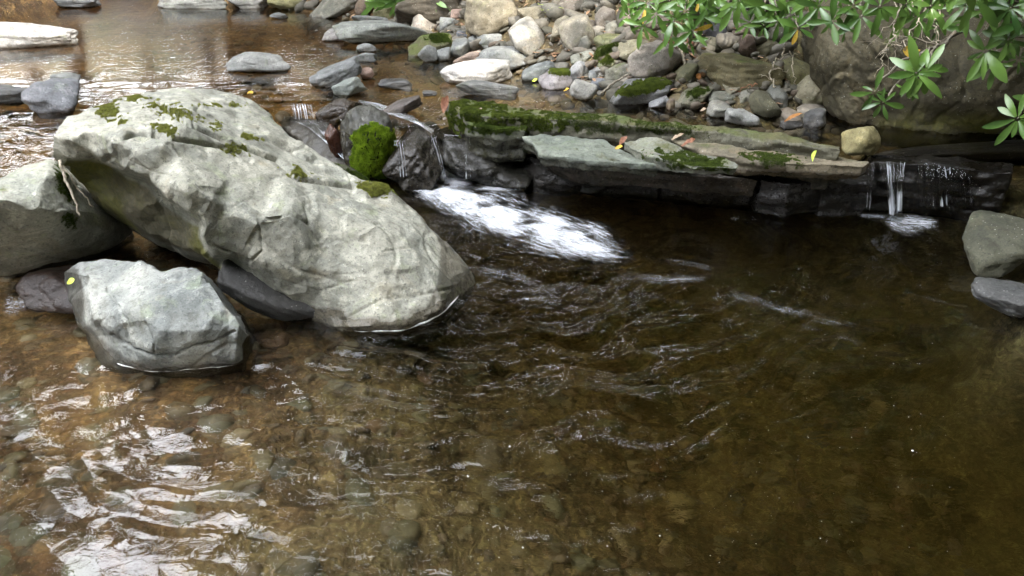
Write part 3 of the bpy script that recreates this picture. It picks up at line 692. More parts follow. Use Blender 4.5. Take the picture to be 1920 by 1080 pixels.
RL = [
 ('R1', 50, 68, 185, 50, -2, (0.45,0.43,0.42), 'flat pale sunlit slab rising from the calm water at the far left', 0.0, .3, 0),
 ('R2', 15, 179, 90, 36, -3, DARK, 'low dark rock at the left edge beside the peaked grey stone', 0.1, .4, .3),
 ('R3', 103, 181, 108, 66, -8, (0.22,0.22,0.24), 'peaked grey stone in the rapids left of the huge boulder', 0.0, .6, 0),
 ('R4', 124, 149, 50, 26, -5, GREY, 'small grey stone behind the peaked grey stone', 0.0, .4, 0),
 ('R6', 485, 118, 124, 40, -5, (0.3,0.3,0.29), 'oval grey stone alone in the middle of the upper pool', 0.0, .35, 0),
 ('R7', 140, 4, 95, 26, 0, BLUE, 'dark flat stone at the top left edge in calm water', 0.1, .5, .3),
 ('R8', 362, 2, 140, 34, 0, GREY, 'longer rough grey rock at the top edge of the calm pool', 0.1, .7, 0),
 ('R8b', 465, 2, 80, 34, 0, (0.2,0.2,0.2), 'shorter dark grey rock at the top edge beside the longer rough one', 0.1, .7, 0),
 ('R9', 542, 2, 80, 38, -10, OLIVE, 'dark olive rock at the top edge left of the leaning slab', 0.3, .4, 0),
 ('R10', 640, 8, 150, 46, 20, (0.24,0.23,0.19), 'leaning slab with a pale left edge at the top of the pool', 0.1, .5, 0),
 ('R11', 522, 30, 32, 12, 0, GREY, 'tiny flat stone awash before the leaning slab', 0, .4, 0),
 ('R12', 685, 14, 46, 42, 15, BROWN, 'round brown stone right of the leaning slab', 0.2, .3, 0),
 ('R13', 722, 26, 46, 36, 0, OLIVE, 'dark olive stone under the small plant at the top edge', 0.4, .3, 0),
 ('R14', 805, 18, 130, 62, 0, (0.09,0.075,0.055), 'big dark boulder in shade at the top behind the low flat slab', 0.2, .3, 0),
 ('R15', 702, 41, 84, 24, -3, GREY, 'thin grey stone directly behind the long flat slab', 0.1, .5, 0),
 ('R16', 715, 62, 180, 46, -3, (0.25,0.26,0.24), 'long flat grey slab with a nose reaching into the upper pool', 0.05, .4, 0),
 ('R16b', 640, 66, 70, 26, 5, (0.3,0.28,0.27), 'low pointed stone forming the left nose beside the long flat slab', 0, .5, 0),
 ('R17', 797, 47, 56, 40, -25, (0.36,0.32,0.28), 'smooth pinkish stone at the right end of the long flat slab', 0, .4, 0),
 ('R18', 859, 28, 30, 20, 5, PINK, 'small pale stone left of the tall sunlit boulder', 0, .5, 0),
 ('R19', 840, 48, 32, 28, 0, GREY, 'small grey block below the small pale stone', 0, .5, 0),
 ('R20', 922, 30, 112, 92, 10, (0.3,0.26,0.19), 'tall tan boulder with a sunlit right face at the top edge', 0.1, .6, 0),
 ('R21', 1003, 26, 66, 34, 12, TAN, 'flat tan stone right of the tall sunlit boulder', 0.1, .6, 0),
 ('R22', 808, 86, 90, 44, 5, OLIVE, 'dark mossy rounded rock at the edge of the upper pool', 0.75, .25, 0),
 ('R23', 805, 102, 32, 34, 40, GREY, 'small leaning grey stone in front of the mossy rounded rock', 0, .4, 0),
 ('R23b', 830, 103, 30, 28, 0, GREY, 'small grey stone between the leaning stone and the squarish block', 0, .5, 0),
 ('R24', 862, 94, 42, 38, 15, GREY, 'squarish grey block right of the mossy rounded rock', 0.1, .5, 0),
 ('R25', 892, 78, 30, 24, 0, GREY, 'little grey stone above the squarish grey block', 0, .5, 0),
 ('R25b', 868, 68, 26, 18, 0, BLUE, 'tiny dark stone under the tall tan boulder', 0, .5, 0),
 ('R43', 918, 76, 50, 28, 0, GREY, 'rounded grey stone with grass beside it below the tall tan boulder', 0.3, .4, 0),
 ('R26', 884, 109, 72, 22, 12, (0.36,0.27,0.22), 'flat rusty stone in sunlight by the pool edge', 0, .5, 0),
 ('R27', 946, 113, 116, 46, 0, GREY, 'broad grey rock behind the sunlit white stone', 0.05, .6, 0),
 ('R28', 893, 139, 138, 46, 0, (0.45,0.43,0.42), 'bright sunlit two humped white stone at the pool edge', 0, .25, 0),
 ('R29', 914, 166, 120, 30, -6, (0.15,0.155,0.16), 'long dark flat stone in front of the sunlit white stone', 0.1, .5, .2),
 ('R30', 634, 143, 98, 44, 22, (0.2,0.205,0.21), 'angular dark grey rock slanting up in the upper pool', 0.05, .75, 0),
 ('R31', 655, 165, 62, 32, 18, (0.26,0.28,0.26), 'smaller lighter wedge stone in front of the slanting dark grey rock', 0.1, .8, 0),
 ('R32', 688, 139, 28, 26, 0, PINK, 'small pink stone touching the slanting dark grey rock', 0, .4, .2),
 ('R33', 688, 91, 38, 17, 0, GREY, 'small grey stone in the water before the long flat slab', 0, .4, 0),
 ('R33b', 686, 108, 44, 19, 5, GREY, 'flat grey stone nearest us of the two before the long flat slab', 0, .6, 0),
 ('R34', 742, 158, 66, 22, 0, BLUE, 'bluish stone just breaking the water right of the wedge stone', 0, .3, .9),
 ('R34b', 806, 176, 28, 12, 0, BLUE, 'tiny wet stone breaking the surface in mid pool', 0, .3, .9),
 ('R35', 752, 201, 84, 28, 16, (0.12,0.10,0.09), 'dark wet wedge rock above the mossy round boulder', 0.1, .7, .5),
 ('R36', 634, 208, 80, 44, 20, (0.1,0.075,0.05), 'dark brown wet rock at the head of the little cascade', 0.2, .4, .8),
 ('R37', 634, 222, 26, 26, 30, BLUE, 'small glassy wet stone in the little cascade', 0, .4, 1),
 ('R40', 628, 264, 30, 62, 10, (0.2,0.09,0.06), 'small reddish wet stone left of the mossy round boulder', 0, .3, 1),
 ('R42', 990, 76, 62, 74, 35, (0.42,0.39,0.35), 'tall sunlit cream stone standing on the bank', 0.15, .5, 0),
 ('R44', 1012, 136, 72, 36, 12, (0.19,0.2,0.2), 'dark grey slab between the sunlit white stone and the shiny stone', 0.1, .5, 0),
 ('R45', 1042, 150, 66, 40, -5, (0.23,0.22,0.24), 'shiny dark stone with a moss cap at the water edge', 0.4, .3, .35),
 ('R46', 1087, 137, 40, 42, -25, (0.3,0.3,0.31), 'pale flat topped stone right of the shiny moss capped stone', 0, .5, 0),
 ('R47', 1113, 144, 20, 24, 0, GREY, 'tiny stone between the pale flat topped stone and the grey pile', 0, .4, 0),
 ('R48', 1092, 171, 50, 40, -15, (0.3,0.29,0.27), 'pale egg shaped stone standing at the waterline', 0, .3, 0),
 ('R49', 1126, 160, 40, 28, 15, BLUE, 'dark smooth stone leaning on the pale egg shaped stone', 0, .4, 0),
 ('R50', 1124, 135, 30, 20, -15, (0.32,0.31,0.3), 'small whitish stone above the dark smooth leaning stone', 0, .6, 0),
 ('R51', 1092, 108, 46, 24, 8, (0.25,0.25,0.21), 'low grey stone above the pale flat topped stone', 0.1, .5, 0),
 ('R52', 1057, 57, 46, 54, -10, (0.26,0.23,0.17), 'rounded tan stone left of the striped tan boulder', 0.1, .5, 0),
 ('R53', 1086, 66, 66, 74, 35, (0.28,0.25,0.2), 'large striped tan boulder leaning on the upper bank', 0.25, .5, 0),
 ('R54', 1092, 84, 38, 42, -10, (0.22,0.21,0.18), 'rounded square stone in front of the striped tan boulder', 0.1, .5, 0),
 ('R55', 1118, 62, 38, 26, 20, (0.28,0.25,0.21), 'small tan stone right of the striped tan boulder', 0, .5, 0),
 ('R56', 1141, 78, 56, 34, 10, (0.19,0.19,0.1), 'oval olive stone topmost of the three mossy stones', 0.6, .3, 0),
 ('R57', 1138, 98, 58, 30, 25, (0.12,0.12,0.05), 'dark green mossy stone middle of the three mossy stones', 0.95, .3, 0),
 ('R58', 1140, 118, 44, 30, 10, (0.22,0.22,0.13), 'bright mossy stone lowest of the three mossy stones', 0.7, .5, 0),
 ('R59', 1160, 138, 58, 38, 8, (0.22,0.21,0.17), 'angular grey green stone left of the big smooth boulder', 0.45, .5, 0),
 ('R60', 1151, 51, 32, 24, 0, (0.23,0.22,0.18), 'small round stone above the oval olive stone', 0, .3, 0),
 ('R61', 1134, 33, 44, 40, 25, (0.2,0.17,0.14), 'brown stone below the upper shrub leaves', 0, .4, 0),
 ('R62', 1074, 12, 58, 30, 12, (0.24,0.2,0.16), 'long tan stone at the top edge above the striped boulder', 0.1, .4, 0),
 ('R63', 1104, 14, 24, 20, 0, TAN, 'little tan stone at the top edge beside the long tan stone', 0.1, .4, 0),
 ('R63b', 1040, 22, 36, 22, 20, TAN, 'wedge of tan stone at the top edge in mottled sun', 0.3, .6, 0),
 ('R64', 1224, 114, 92, 84, -25, (0.26,0.23,0.2), 'big smooth brown grey boulder in the middle of the stony bank', 0.0, .35, 0),
 ('R64b', 1190, 92, 78, 40, 8, (0.21,0.19,0.13), 'tan boulder tucked behind the big smooth boulder', 0.15, .4, 0),
 ('R65', 1200, 175, 130, 50, 10, (0.15,0.15,0.15), 'long dark stone carrying a thick green moss strip at the waterline', 0.3, .35, 0),
 ('R65b', 1168, 163, 60, 24, 20, BLUE, 'grey stone half hidden behind the moss strip stone', 0, .5, 0),
 ('R66', 1285, 139, 54, 36, 42, (0.2,0.19,0.11), 'upright olive pebble shaped stone right of the big smooth boulder', 0.3, .3, 0),
 ('R67', 1236, 195, 40, 18, 22, (0.24,0.24,0.25), 'small sharp silvery stone at the waterline', 0, .8, 0),
 ('R69', 1257, 198, 16, 26, 0, BROWN, 'narrow brown stone beside the sharp silvery stone', 0, .4, 0),
 ('R68', 1300, 184, 88, 44, 25, (0.2,0.19,0.14), 'mossy stone with a blue grey foot at the waterline', 0.6, .4, 0),
 ('R70', 1385, 136, 154, 66, -4, (0.17,0.145,0.075), 'wide low olive boulder across the shaded bank', 0.55, .3, 0),
 ('R71', 1376, 162, 46, 34, 15, (0.27,0.25,0.19), 'angular tan stone resting before the wide olive boulder', 0, .7, 0),
 ('R72', 1357, 160, 16, 26, -20, TAN, 'narrow tan stone leaning left of the angular tan stone', 0, .5, 0),
 ('R73', 1352, 186, 56, 30, 0, (0.24,0.24,0.2), 'flat speckled stone under the angular tan stone', 0.1, .5, 0),
 ('R74', 1350, 207, 50, 32, 12, (0.28,0.27,0.24), 'pale rounded stone at the waterline left of the white oval one', 0, .3, 0),
 ('R75', 1389, 220, 60, 36, -3, (0.33,0.33,0.32), 'whitish oval stone at the waterline', 0, .25, 0),
 ('R76', 1393, 185, 40, 22, 55, (0.22,0.21,0.18), 'grey finger shaped stone beside the dark olive tall stone', 0, .5, 0),
 ('R77', 1431, 200, 70, 46, -50, (0.14,0.13,0.08), 'tall dark olive stone right of the whitish oval stone', 0.35, .35, 0),
 ('R78', 1458, 184, 46, 38, -25, (0.19,0.19,0.17), 'grey angular stone behind the tall dark olive stone', 0, .6, 0),
 ('R79', 1468, 208, 30, 17, -10, (0.3,0.28,0.24), 'small pale flat pebble right of the tall dark olive stone', 0, .3, 0),
 ('R80', 1491, 140, 74, 64, 8, (0.18,0.165,0.08), 'round olive boulder against the big overhanging boulder', 0.3, .25, 0),
 ('R81', 1511, 182, 68, 60, 48, (0.28,0.255,0.18), 'tan egg shaped boulder below the round olive one', 0, .35, 0),
 ('R82', 1527, 223, 46, 36, 8, (0.1,0.1,0.1), 'black stone in shadow below the tan egg shaped boulder', 0, .5, .2),
 ('R83', 1484, 234, 44, 18, 5, (0.1,0.095,0.09), 'low dark stone carrying a curled orange leaf', 0, .4, .3),
 ('R84', 1617, 264, 62, 58, 0, (0.36,0.31,0.15), 'yellow tan block standing on the ledge by the small waterfall', 0, .75, 0),
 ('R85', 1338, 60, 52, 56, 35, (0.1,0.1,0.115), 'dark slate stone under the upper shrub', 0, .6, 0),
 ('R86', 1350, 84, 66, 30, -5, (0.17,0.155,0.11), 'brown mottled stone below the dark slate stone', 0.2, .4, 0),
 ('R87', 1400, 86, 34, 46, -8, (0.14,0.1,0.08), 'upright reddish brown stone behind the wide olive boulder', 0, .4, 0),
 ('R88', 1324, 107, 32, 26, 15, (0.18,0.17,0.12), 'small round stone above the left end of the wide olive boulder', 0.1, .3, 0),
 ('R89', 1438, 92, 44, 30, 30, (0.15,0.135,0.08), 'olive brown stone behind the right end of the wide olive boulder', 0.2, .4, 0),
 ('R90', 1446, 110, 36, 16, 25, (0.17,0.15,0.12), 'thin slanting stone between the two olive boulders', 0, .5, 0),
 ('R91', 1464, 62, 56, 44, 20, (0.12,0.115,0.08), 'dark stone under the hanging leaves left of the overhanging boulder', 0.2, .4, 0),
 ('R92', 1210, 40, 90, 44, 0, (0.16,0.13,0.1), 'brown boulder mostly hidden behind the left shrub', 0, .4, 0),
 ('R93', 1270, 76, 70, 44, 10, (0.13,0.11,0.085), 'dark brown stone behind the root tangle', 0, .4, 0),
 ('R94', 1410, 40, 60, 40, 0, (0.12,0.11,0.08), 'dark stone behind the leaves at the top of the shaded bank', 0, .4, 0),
 ('R95', 1870, 462, 136, 108, -4, (0.10,0.10,0.068), 'large olive grey boulder at the right edge of the lower pool', 0.15, .3, 0),
 ('R96', 1893, 560, 138, 72, -12, (0.125,0.125,0.125), 'grey wet rock at the right edge below the olive grey boulder', 0.1, .4, .15),
 ('R99', 110, 545, 130, 90, -15, (0.09,0.06,0.05), 'dark reddish wet rock behind the squarish blue grey rock', 0, .4, .8),
 ('R100', 530, 560, 250, 84, -22, (0.05,0.048,0.045), 'dark wet rock in the shade beneath the huge boulder', 0, .35, .3),
 ('R102', 1120, 350, 70, 26, 0, DARK, 'wet rock in the water under the mossy ledge', 0, .5, 1),
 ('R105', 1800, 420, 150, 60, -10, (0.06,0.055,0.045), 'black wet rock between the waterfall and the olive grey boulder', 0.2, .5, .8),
]
for r_ in RL:
    k, px, py, w_, h_, rot, tint, lab, ms, an, gl = r_
    kw = {}
    if k == 'R84': kw = dict(z=0.30, wet=0.28)
    if k in ('R95', 'R96'): kw = dict(z=0.0)
    if k == 'R105': kw = dict(d=4.0)
    if k == 'R99': kw = dict(z=0.0)
    if k == 'R100': kw = dict(z=0.0, deep=0.6)
    if k == 'R40': kw = dict(d=4.45)
    if k == 'R102': kw = dict(z=0.0)
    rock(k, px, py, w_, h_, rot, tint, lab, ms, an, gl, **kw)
# round wet pair at the lip of the cascade, and the black mossy face
rock('R38', 694, 270, 104, 150, 6, (0.10, 0.10, 0.085), 'round wet boulder wearing a bright green moss cushion', 0.15, 0.2, 0.6, d=4.30, deep=1.2, lvl=6, name='boulder', cat='boulder')
rock('R39', 788, 292, 100, 112, -38, (0.075, 0.07, 0.06), 'dark wet boulder with water streaming over it right of the moss cushion', 0.2, 0.3, 0.9, d=4.25, deep=1.4, lvl=6, name='boulder', cat='boulder')
rock('R41', 905, 300, 210, 108, -2, (0.05, 0.052, 0.045), 'black algal rock face under the mossy ledge', 0.2, 0.75, 0.75, d=4.30, deep=0.9, lvl=6, lump=0.12)
rock('R46x', 640, 345, 160, 70, -25, (0.1, 0.1, 0.07), 'dark mossy rock wedged behind the right shoulder of the huge boulder', 0.5, 0.35, 0.4, d=3.95)

rock('hollow_low', 1790, 292, 330, 44, 2, (0.03,0.027,0.022), 'low black stone added for the hollow shade along the back of the waterfall lip', 0.2, 0.4, 0.6, d=4.12, deep=0.5)  # black stone put in to paint the dark of the hollow
# --- ledge slabs : a polygon at height z extruded down, split edges, worn
def slab(key, pts, z, th, tint, label, moss=0.2, gloss=0.0, wet=ZU + 0.004, amp=1.0, tilt=None, lv=4):
    """pts: (px, py) polygon of the top face, or (px, py, z)."""
    top = np.array([P(p[0], p[1], p[2] if len(p) > 2 else z) for p in pts])
    n = len(top)
    bot = top.copy(); bot[:, 2] -= th
    cen = top.mean(0)
    bot[:, :2] = cen[:2] + (bot[:, :2] - cen[:2]) * 0.97 + np.array([0, 0.02])
    r = delaunay_2d_cdt([Vector(p[:2]) for p in top], [(i, (i + 1) % n) for i in range(n)], [], 1, 1e-5)
    mp = [ov[0] for ov in r[3]]
    tris = np.array([[mp[i] for i in f] for f in r[2]])
    nn = np.cross(top[tris[:, 1]] - top[tris[:, 0]], top[tris[:, 2]] - top[tris[:, 0]])[:, 2]
    tris[nn < 0] = tris[nn < 0][:, ::-1]
    dirs = set()
    for a, b, c in tris: dirs.update([(a, b), (b, c), (c, a)])
    Tr = [tuple(t) for t in tris] + [(c + n, b + n, a + n) for a, b, c in tris]
    for i in range(n):
        j = (i + 1) % n
        a, b = (i, j) if (i, j) in dirs else (j, i)
        Tr += [(b, a, a + n), (b, a + n, b + n)]
    V = np.concatenate([top, bot]); Tr = np.array(Tr)
    # split long edges first for an even mesh
    bm = bmesh.new()
    vs = [bm.verts.new(v) for v in V]
    for t in Tr: bm.faces.new([vs[i] for i in t])
    for L in (0.3, 0.15, 0.08, 0.04, 0.02):
        es = [e for e in bm.edges if e.calc_length() > L]
        if es: bmesh.ops.subdivide_edges(bm, edges=es, cuts=1); bmesh.ops.triangulate(bm, faces=bm.faces[:])
    bm.verts.index_update()
    V = np.array([v.co[:] for v in bm.verts]); Tr = np.array([[v.index for v in f.verts] for f in bm.faces]); bm.free()
    V = lap(V, Tr, 2, 0.4)
    V, Tr = subdiv(V, Tr); V = lap(V, Tr, 1)
    N = vnormals(V, Tr)
    # bedding : horizontal laminae on the flanks, broken edge
    lam = noise3(V * np.array([3.5, 3.5, 20.0])) * 0.010 + noise3(V * np.array([12, 12, 30.0]) + 4) * 0.004
    flank = 1 - np.abs(N[:, 2])
    V = V + N * (lam * flank * 1.6 * amp + (0.024 * fbm(V * 4, 3) + 0.006 * fbm(V * 19, 3)) * amp)[:, None]
    V[:, 2] += 0.008 * noise3(V * np.array([3, 3, 0]) + 8)
    Vc, o0 = centred(V)
    o = link('ledge_slab', mk_mesh('ledge_slab', Vc, Tr), M_ROCK, loc=o0)
    tag(o, label, 'rock slab', 'stone slabs forming the ledge')
    set_rock(o, tint, moss, wet, gloss)
    ROCKS[key] = (o, V, Tr)
    return o
slab('S1', [(836, 196), (870, 190), (905, 190), (1000, 203), (1150, 215), (1300, 233), (1450, 255), (1578, 275), (1578, 281), (1450, 264), (1300, 245), (1150, 229), (1000, 222), (930, 220), (870, 214), (846, 207)],
     0.385, 0.22, (0.12, 0.115, 0.085), 'long moss covered slab lying behind the front ledge', 0.75)
slab('S1b', [(868, 222), (930, 222), (990, 232), (985, 243), (930, 241), (880, 234)], 0.34, 0.2, (0.07, 0.075, 0.05), 'small mossy block under the left end of the long mossy slab', 0.8, 0.3)
slab('S2', [(975, 252), (1060, 256), (1130, 262), (1175, 280), (1238, 300), (1238, 309), (1160, 305), (1080, 296), (1018, 287), (1000, 268)],
     0.305, 0.07, (0.18, 0.20, 0.17), 'grey green ledge slab at the left end of the front ledge', 0.35, 0.2)
slab('S3', [(1165, 261), (1215, 259), (1330, 290), (1390, 306), (1388, 314), (1300, 310), (1215, 292), (1180, 276)],
     0.345, 0.065, (0.2, 0.205, 0.17), 'mossy ledge slab lying highest in the middle of the front ledge', 0.5)
slab('S4', [(1262, 263), (1330, 267), (1400, 283), (1500, 281), (1600, 297), (1632, 303), (1620, 312), (1500, 307), (1405, 303), (1340, 290)],
     0.325, 0.085, (0.18, 0.155, 0.11), 'long brown ledge slab reaching the small waterfall', 0.4, 0.1)
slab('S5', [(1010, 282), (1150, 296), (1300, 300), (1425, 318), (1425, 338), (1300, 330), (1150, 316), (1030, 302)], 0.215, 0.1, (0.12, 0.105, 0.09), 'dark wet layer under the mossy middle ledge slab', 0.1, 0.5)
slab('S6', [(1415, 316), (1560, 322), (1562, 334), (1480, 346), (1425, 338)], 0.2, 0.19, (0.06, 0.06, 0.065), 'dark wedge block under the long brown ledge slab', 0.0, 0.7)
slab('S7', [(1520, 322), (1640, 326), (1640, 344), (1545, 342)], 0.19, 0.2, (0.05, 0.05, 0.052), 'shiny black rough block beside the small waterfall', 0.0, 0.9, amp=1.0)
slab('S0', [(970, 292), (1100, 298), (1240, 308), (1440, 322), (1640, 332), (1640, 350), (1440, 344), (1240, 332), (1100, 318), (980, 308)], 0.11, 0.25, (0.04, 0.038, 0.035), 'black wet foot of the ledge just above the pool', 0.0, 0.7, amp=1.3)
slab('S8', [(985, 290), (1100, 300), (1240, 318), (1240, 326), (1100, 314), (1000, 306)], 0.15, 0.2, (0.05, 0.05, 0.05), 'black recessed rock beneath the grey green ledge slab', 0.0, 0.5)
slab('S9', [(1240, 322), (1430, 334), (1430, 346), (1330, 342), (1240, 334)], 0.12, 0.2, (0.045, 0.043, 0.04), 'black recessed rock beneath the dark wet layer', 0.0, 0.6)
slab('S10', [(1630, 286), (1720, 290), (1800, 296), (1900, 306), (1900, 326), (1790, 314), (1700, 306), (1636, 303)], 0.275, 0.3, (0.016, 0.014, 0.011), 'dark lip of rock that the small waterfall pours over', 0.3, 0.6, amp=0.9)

# ------------------------------------------------------------------ small loose stones (gravel)
def scatter_stones(name, pts, sizes, mat, label, seed):
    r = np.random.default_rng(seed)
    protos = [stone_shape(900 + i, 2, 0.4, 0.12) for i in range(8)]
    VV, FF = [], []; n = 0
    for p, s in zip(pts, sizes):
        V, Fc = protos[r.integers(8)]
        a = r.uniform(0, 6.28); R = np.array([[math.cos(a), -math.sin(a), 0], [math.sin(a), math.cos(a), 0], [0, 0, 1]])
        q = (V * s * np.array([1, r.uniform(.6, .95), r.uniform(.35, .7)])) @ R.T
        tl = r.normal(0, 0.25, 2); q[:, 2] += q[:, 0] * tl[0] + q[:, 1] * tl[1]
        VV.append(q + p); FF.append(Fc + n); n += len(V)
    me = mk_mesh(name, np.concatenate(VV), np.concatenate(FF))
    o = link(name, me, mat)
    tag(o, label, kind='stuff')
    return o
def gravel_mat(name, cols, rough=0.6):
    T = NT(name)
    g = T.n('ShaderNodeNewGeometry')
    rmp = T.n('ShaderNodeValToRGB', {0: g.outputs['Random Per Island']})
    el = rmp.color_ramp.elements
    while len(el) < len(cols): el.new(0.5)
    for i, c in enumerate(cols): el[i].position = i / (len(cols) - 1); el[i].color = (*c, 1)
    n = T.noise(g.outputs['Position'], 45, 5, 0.7)
    col = T.mix(T.rng(n, 0.3, 0.7), T.mix(1.0, rmp.outputs[0], (0.6, 0.6, 0.6), 'MULTIPLY'), rmp.outputs[0])
    b = T.n('ShaderNodeBsdfPrincipled', {'Base Color': col, 'Roughness': rough, 'Normal': T.n('ShaderNodeBump', {'Strength': 0.5, 'Distance': 0.005, 'Height': n})})
    T.set(T.out.inputs[0], b); return T.m
n = 2600
gx = RNG.uniform(-3.2, 1.6, n); gy = RNG.uniform(0.9, 3.6, n)
keep = noise3(np.stack([gx * 1.3, gy * 1.3, 0 * gx + 3], 1)) > -0.25
gx, gy = gx[keep], gy[keep]
sz = RNG.lognormal(-4.1, 0.45, len(gx)).clip(0.006, 0.05)
gz = terrain(gx, gy) + sz * 0.15
scatter_stones('bed_pebbles', np.stack([gx, gy, gz], 1), sz, gravel_mat('bed_pebble', [(0.08, 0.055, 0.03), (0.12, 0.09, 0.045), (0.10, 0.09, 0.045), (0.17, 0.12, 0.06), (0.06, 0.05, 0.035), (0.16, 0.09, 0.04)]),
               'brown pebbles lying on the bed of the lower pool', 5)
n = 420
gx = RNG.uniform(-2.6, 1.6, n); gy = RNG.uniform(0.9, 3.4, n); sz = RNG.uniform(.025, .07, n)
scatter_stones('bed_cobbles', np.stack([gx, gy, terrain(gx, gy) - sz * .28], 1), sz, gravel_mat('bed_cobble', [(0.05, 0.045, 0.025), (0.16, 0.13, 0.06), (0.08, 0.08, 0.045), (0.24, 0.19, 0.10), (0.06, 0.055, 0.045), (0.12, 0.12, 0.06)]),
               'larger drowned cobbles half buried in the pool bed', 15)
# upper bed
n = 900
gx = RNG.uniform(-3.5, 2.0, n); gy = RNG.uniform(4.2, 8.5, n)
k = (sdist(gx, gy, STEP) > 0.1) & (sdist(gx, gy, BANK) < 0.1)
gx, gy = gx[k], gy[k]; sz = RNG.lognormal(-3.6, 0.4, len(gx)).clip(0.01, 0.07)
scatter_stones('upper_bed_pebbles', np.stack([gx, gy, terrain(gx, gy) + 0.1 * sz], 1), sz, bpy.data.materials['bed_pebble'], 'brown pebbles on the shallow bed of the upper pool', 6)
# bank gravel
n = 16000
gx = RNG.uniform(-2.4, 4.6, n); gy = RNG.uniform(0.8, 9.5, n)
b_ = sdist(gx, gy, BANK)
k = (b_ > -0.12) & (b_ < 1.6) & ((gy > 4.0) | (gx > 2.6))
gx, gy, b_ = gx[k], gy[k], b_[k]
sz = RNG.lognormal(-3.35, 0.5, len(gx)).clip(0.012, 0.10)
scatter_stones('bank_gravel', np.stack([gx, gy, terrain(gx, gy) + 0.2 * sz], 1), sz, gravel_mat('bank_stone', [(0.09, 0.075, 0.05), (0.15, 0.14, 0.11), (0.06, 0.055, 0.035), (0.18, 0.16, 0.125), (0.10, 0.07, 0.045)], 0.75),
               'small loose stones filling the gaps of the stony bank', 7)

# ------------------------------------------------------------------ moss cushions : parts of their rocks
def moss(key, patches, dens, size, mat=None, puff=0.0, ragged=0.5, name='moss'):
    o, V, Tr = ROCKS[key]
    mat = mat or M_MOSS
    T = Tr if Tr.shape[1] == 3 else Tr
    c = V[T].mean(1)
    nrm = np.cross(V[T[:, 1]] - V[T[:, 0]], V[T[:, 2]] - V[T[:, 0]])
    area = np.linalg.norm(nrm, axis=1) / 2; nn = nrm / (2 * area[:, None] + 1e-12)
    px, py, dep = proj(c)
    vd = c - np.array([0, 0, CAMZ]); fac = -(nn * vd).sum(1) / np.linalg.norm(vd, axis=1)
    wgt = np.zeros(len(T)); edge = np.zeros(len(T))
    nz = noise3(c * 22) * ragged + noise3(c * 60) * ragged * 0.7
    for (x, y, rx, ry, rot) in patches:
        a = math.radians(rot); dx, dy = px - x, -(py - y)
        u = (dx * math.cos(a) + dy * math.sin(a)) / rx; v = (-dx * math.sin(a) + dy * math.cos(a)) / ry
        q = 1 - np.hypot(u, v) + nz
        wgt = np.maximum(wgt, np.clip(q * 3, 0, 1) ** 1.5 * (fac > -0.1)); edge = np.maximum(edge, np.clip(q, 0, 1))
    wa = wgt * area
    tot = wa.sum()
    if tot <= 0: print('no moss area', key); return
    n = int(min(tot * dens, 60000))
    idx = RNG.choice(len(T), n, p=wa / tot)
    b = RNG.uniform(0, 1, (n, 2)); f = b.sum(1) > 1; b[f] = 1 - b[f]
    A, B, Cc = V[T[idx, 0]], V[T[idx, 1]], V[T[idx, 2]]
    p = A + (B - A) * b[:, :1] + (Cc - A) * b[:, 1:]
    N = nn[idx] + np.array([0, 0, 0.5]) + RNG.normal(0, 0.45, (n, 3)); N /= np.linalg.norm(N, axis=1)[:, None]
    lift = puff * np.sqrt(edge[idx]) + 0.3 * puff * noise3(p * 40)
    p = p + nn[idx] * lift[:, None]
    s = size * RNG.uniform(0.6, 1.5, n)
    a = np.cross(N, RNG.normal(size=(n, 3))); a /= np.linalg.norm(a, axis=1)[:, None]
    t = np.cross(N, a)
    q0 = p - N * (s * 0.4)[:, None] - a * (s * .34)[:, None]; q1 = p - N * (s * 0.4)[:, None] + a * (s * .34)[:, None]; q2 = p + N * s[:, None] + t * (s * 0.3)[:, None]; q3 = p + t * (s * .3)[:, None]
    VV = np.stack([q0, q1, q2, q3], 1).reshape(-1, 3)
    i = np.arange(n)[:, None] * 4
    FF = np.concatenate([i + [0, 1, 2], i + [0, 3, 2], i + [1, 3, 2]])
    VV = VV - np.array(o.location)
    link(name, mk_mesh(name, VV, FF, False), mat, parent=o)
moss('R38', [(700, 265, 44, 34, 0), (698, 295, 46, 38, 0), (722, 300, 30, 40, 0)], 9e5, 0.007, M_MOSSB, puff=0.02, ragged=0.15)
moss('big', [(325, 210, 34, 10, -10), (310, 243, 20, 9, -20), (245, 184, 20, 7, 0), (200, 205, 26, 13, -35), (438, 280, 20, 9, -10), (425, 198, 30, 4, -5), (405, 238, 12, 7, 0), (470, 258, 18, 4, -15), (560, 325, 22, 9, -20), (290, 200, 12, 7, 30)], 3.0e5, 0.0042, M_MOSSY, puff=0.002, ragged=1.5)
moss('big', [(705, 356, 32, 12, -14)], 1.0e6, 0.0045, M_MOSSY, puff=0.010, ragged=0.5, name='moss_cushion')
moss('S1', [(880, 215, 52, 28, -15), (960, 225, 50, 18, -5), (1010, 233, 48, 16, -5), (905, 200, 40, 10, 0)], 2.2e5, 0.006, puff=0.003, ragged=1.6)
moss('S1', [(1100, 230, 90, 20, -6), (1250, 240, 80, 12, -8)], 1.6e5, 0.005, M_MOSSD, ragged=0.8, name='dark_moss')
moss('S1b', [(930, 235, 60, 16, 0)], 5e5, 0.006, M_MOSSD, ragged=0.6)
moss('S3', [(1300, 302, 70, 16, -8)], 4e5, 0.005, M_MOSSD, ragged=0.8)
moss('S4', [(1450, 298, 50, 14, -3)], 3e5, 0.005, M_MOSSD, ragged=0.8)
moss('R65', [(1210, 163, 52, 13, 12)], 8e5, 0.007, puff=0.008, ragged=0.3)
moss('R45', [(1050, 135, 22, 8, 0)], 6e5, 0.006, ragged=0.4)
moss('R58', [(1140, 110, 20, 9, 8)], 6e5, 0.006, ragged=0.6)
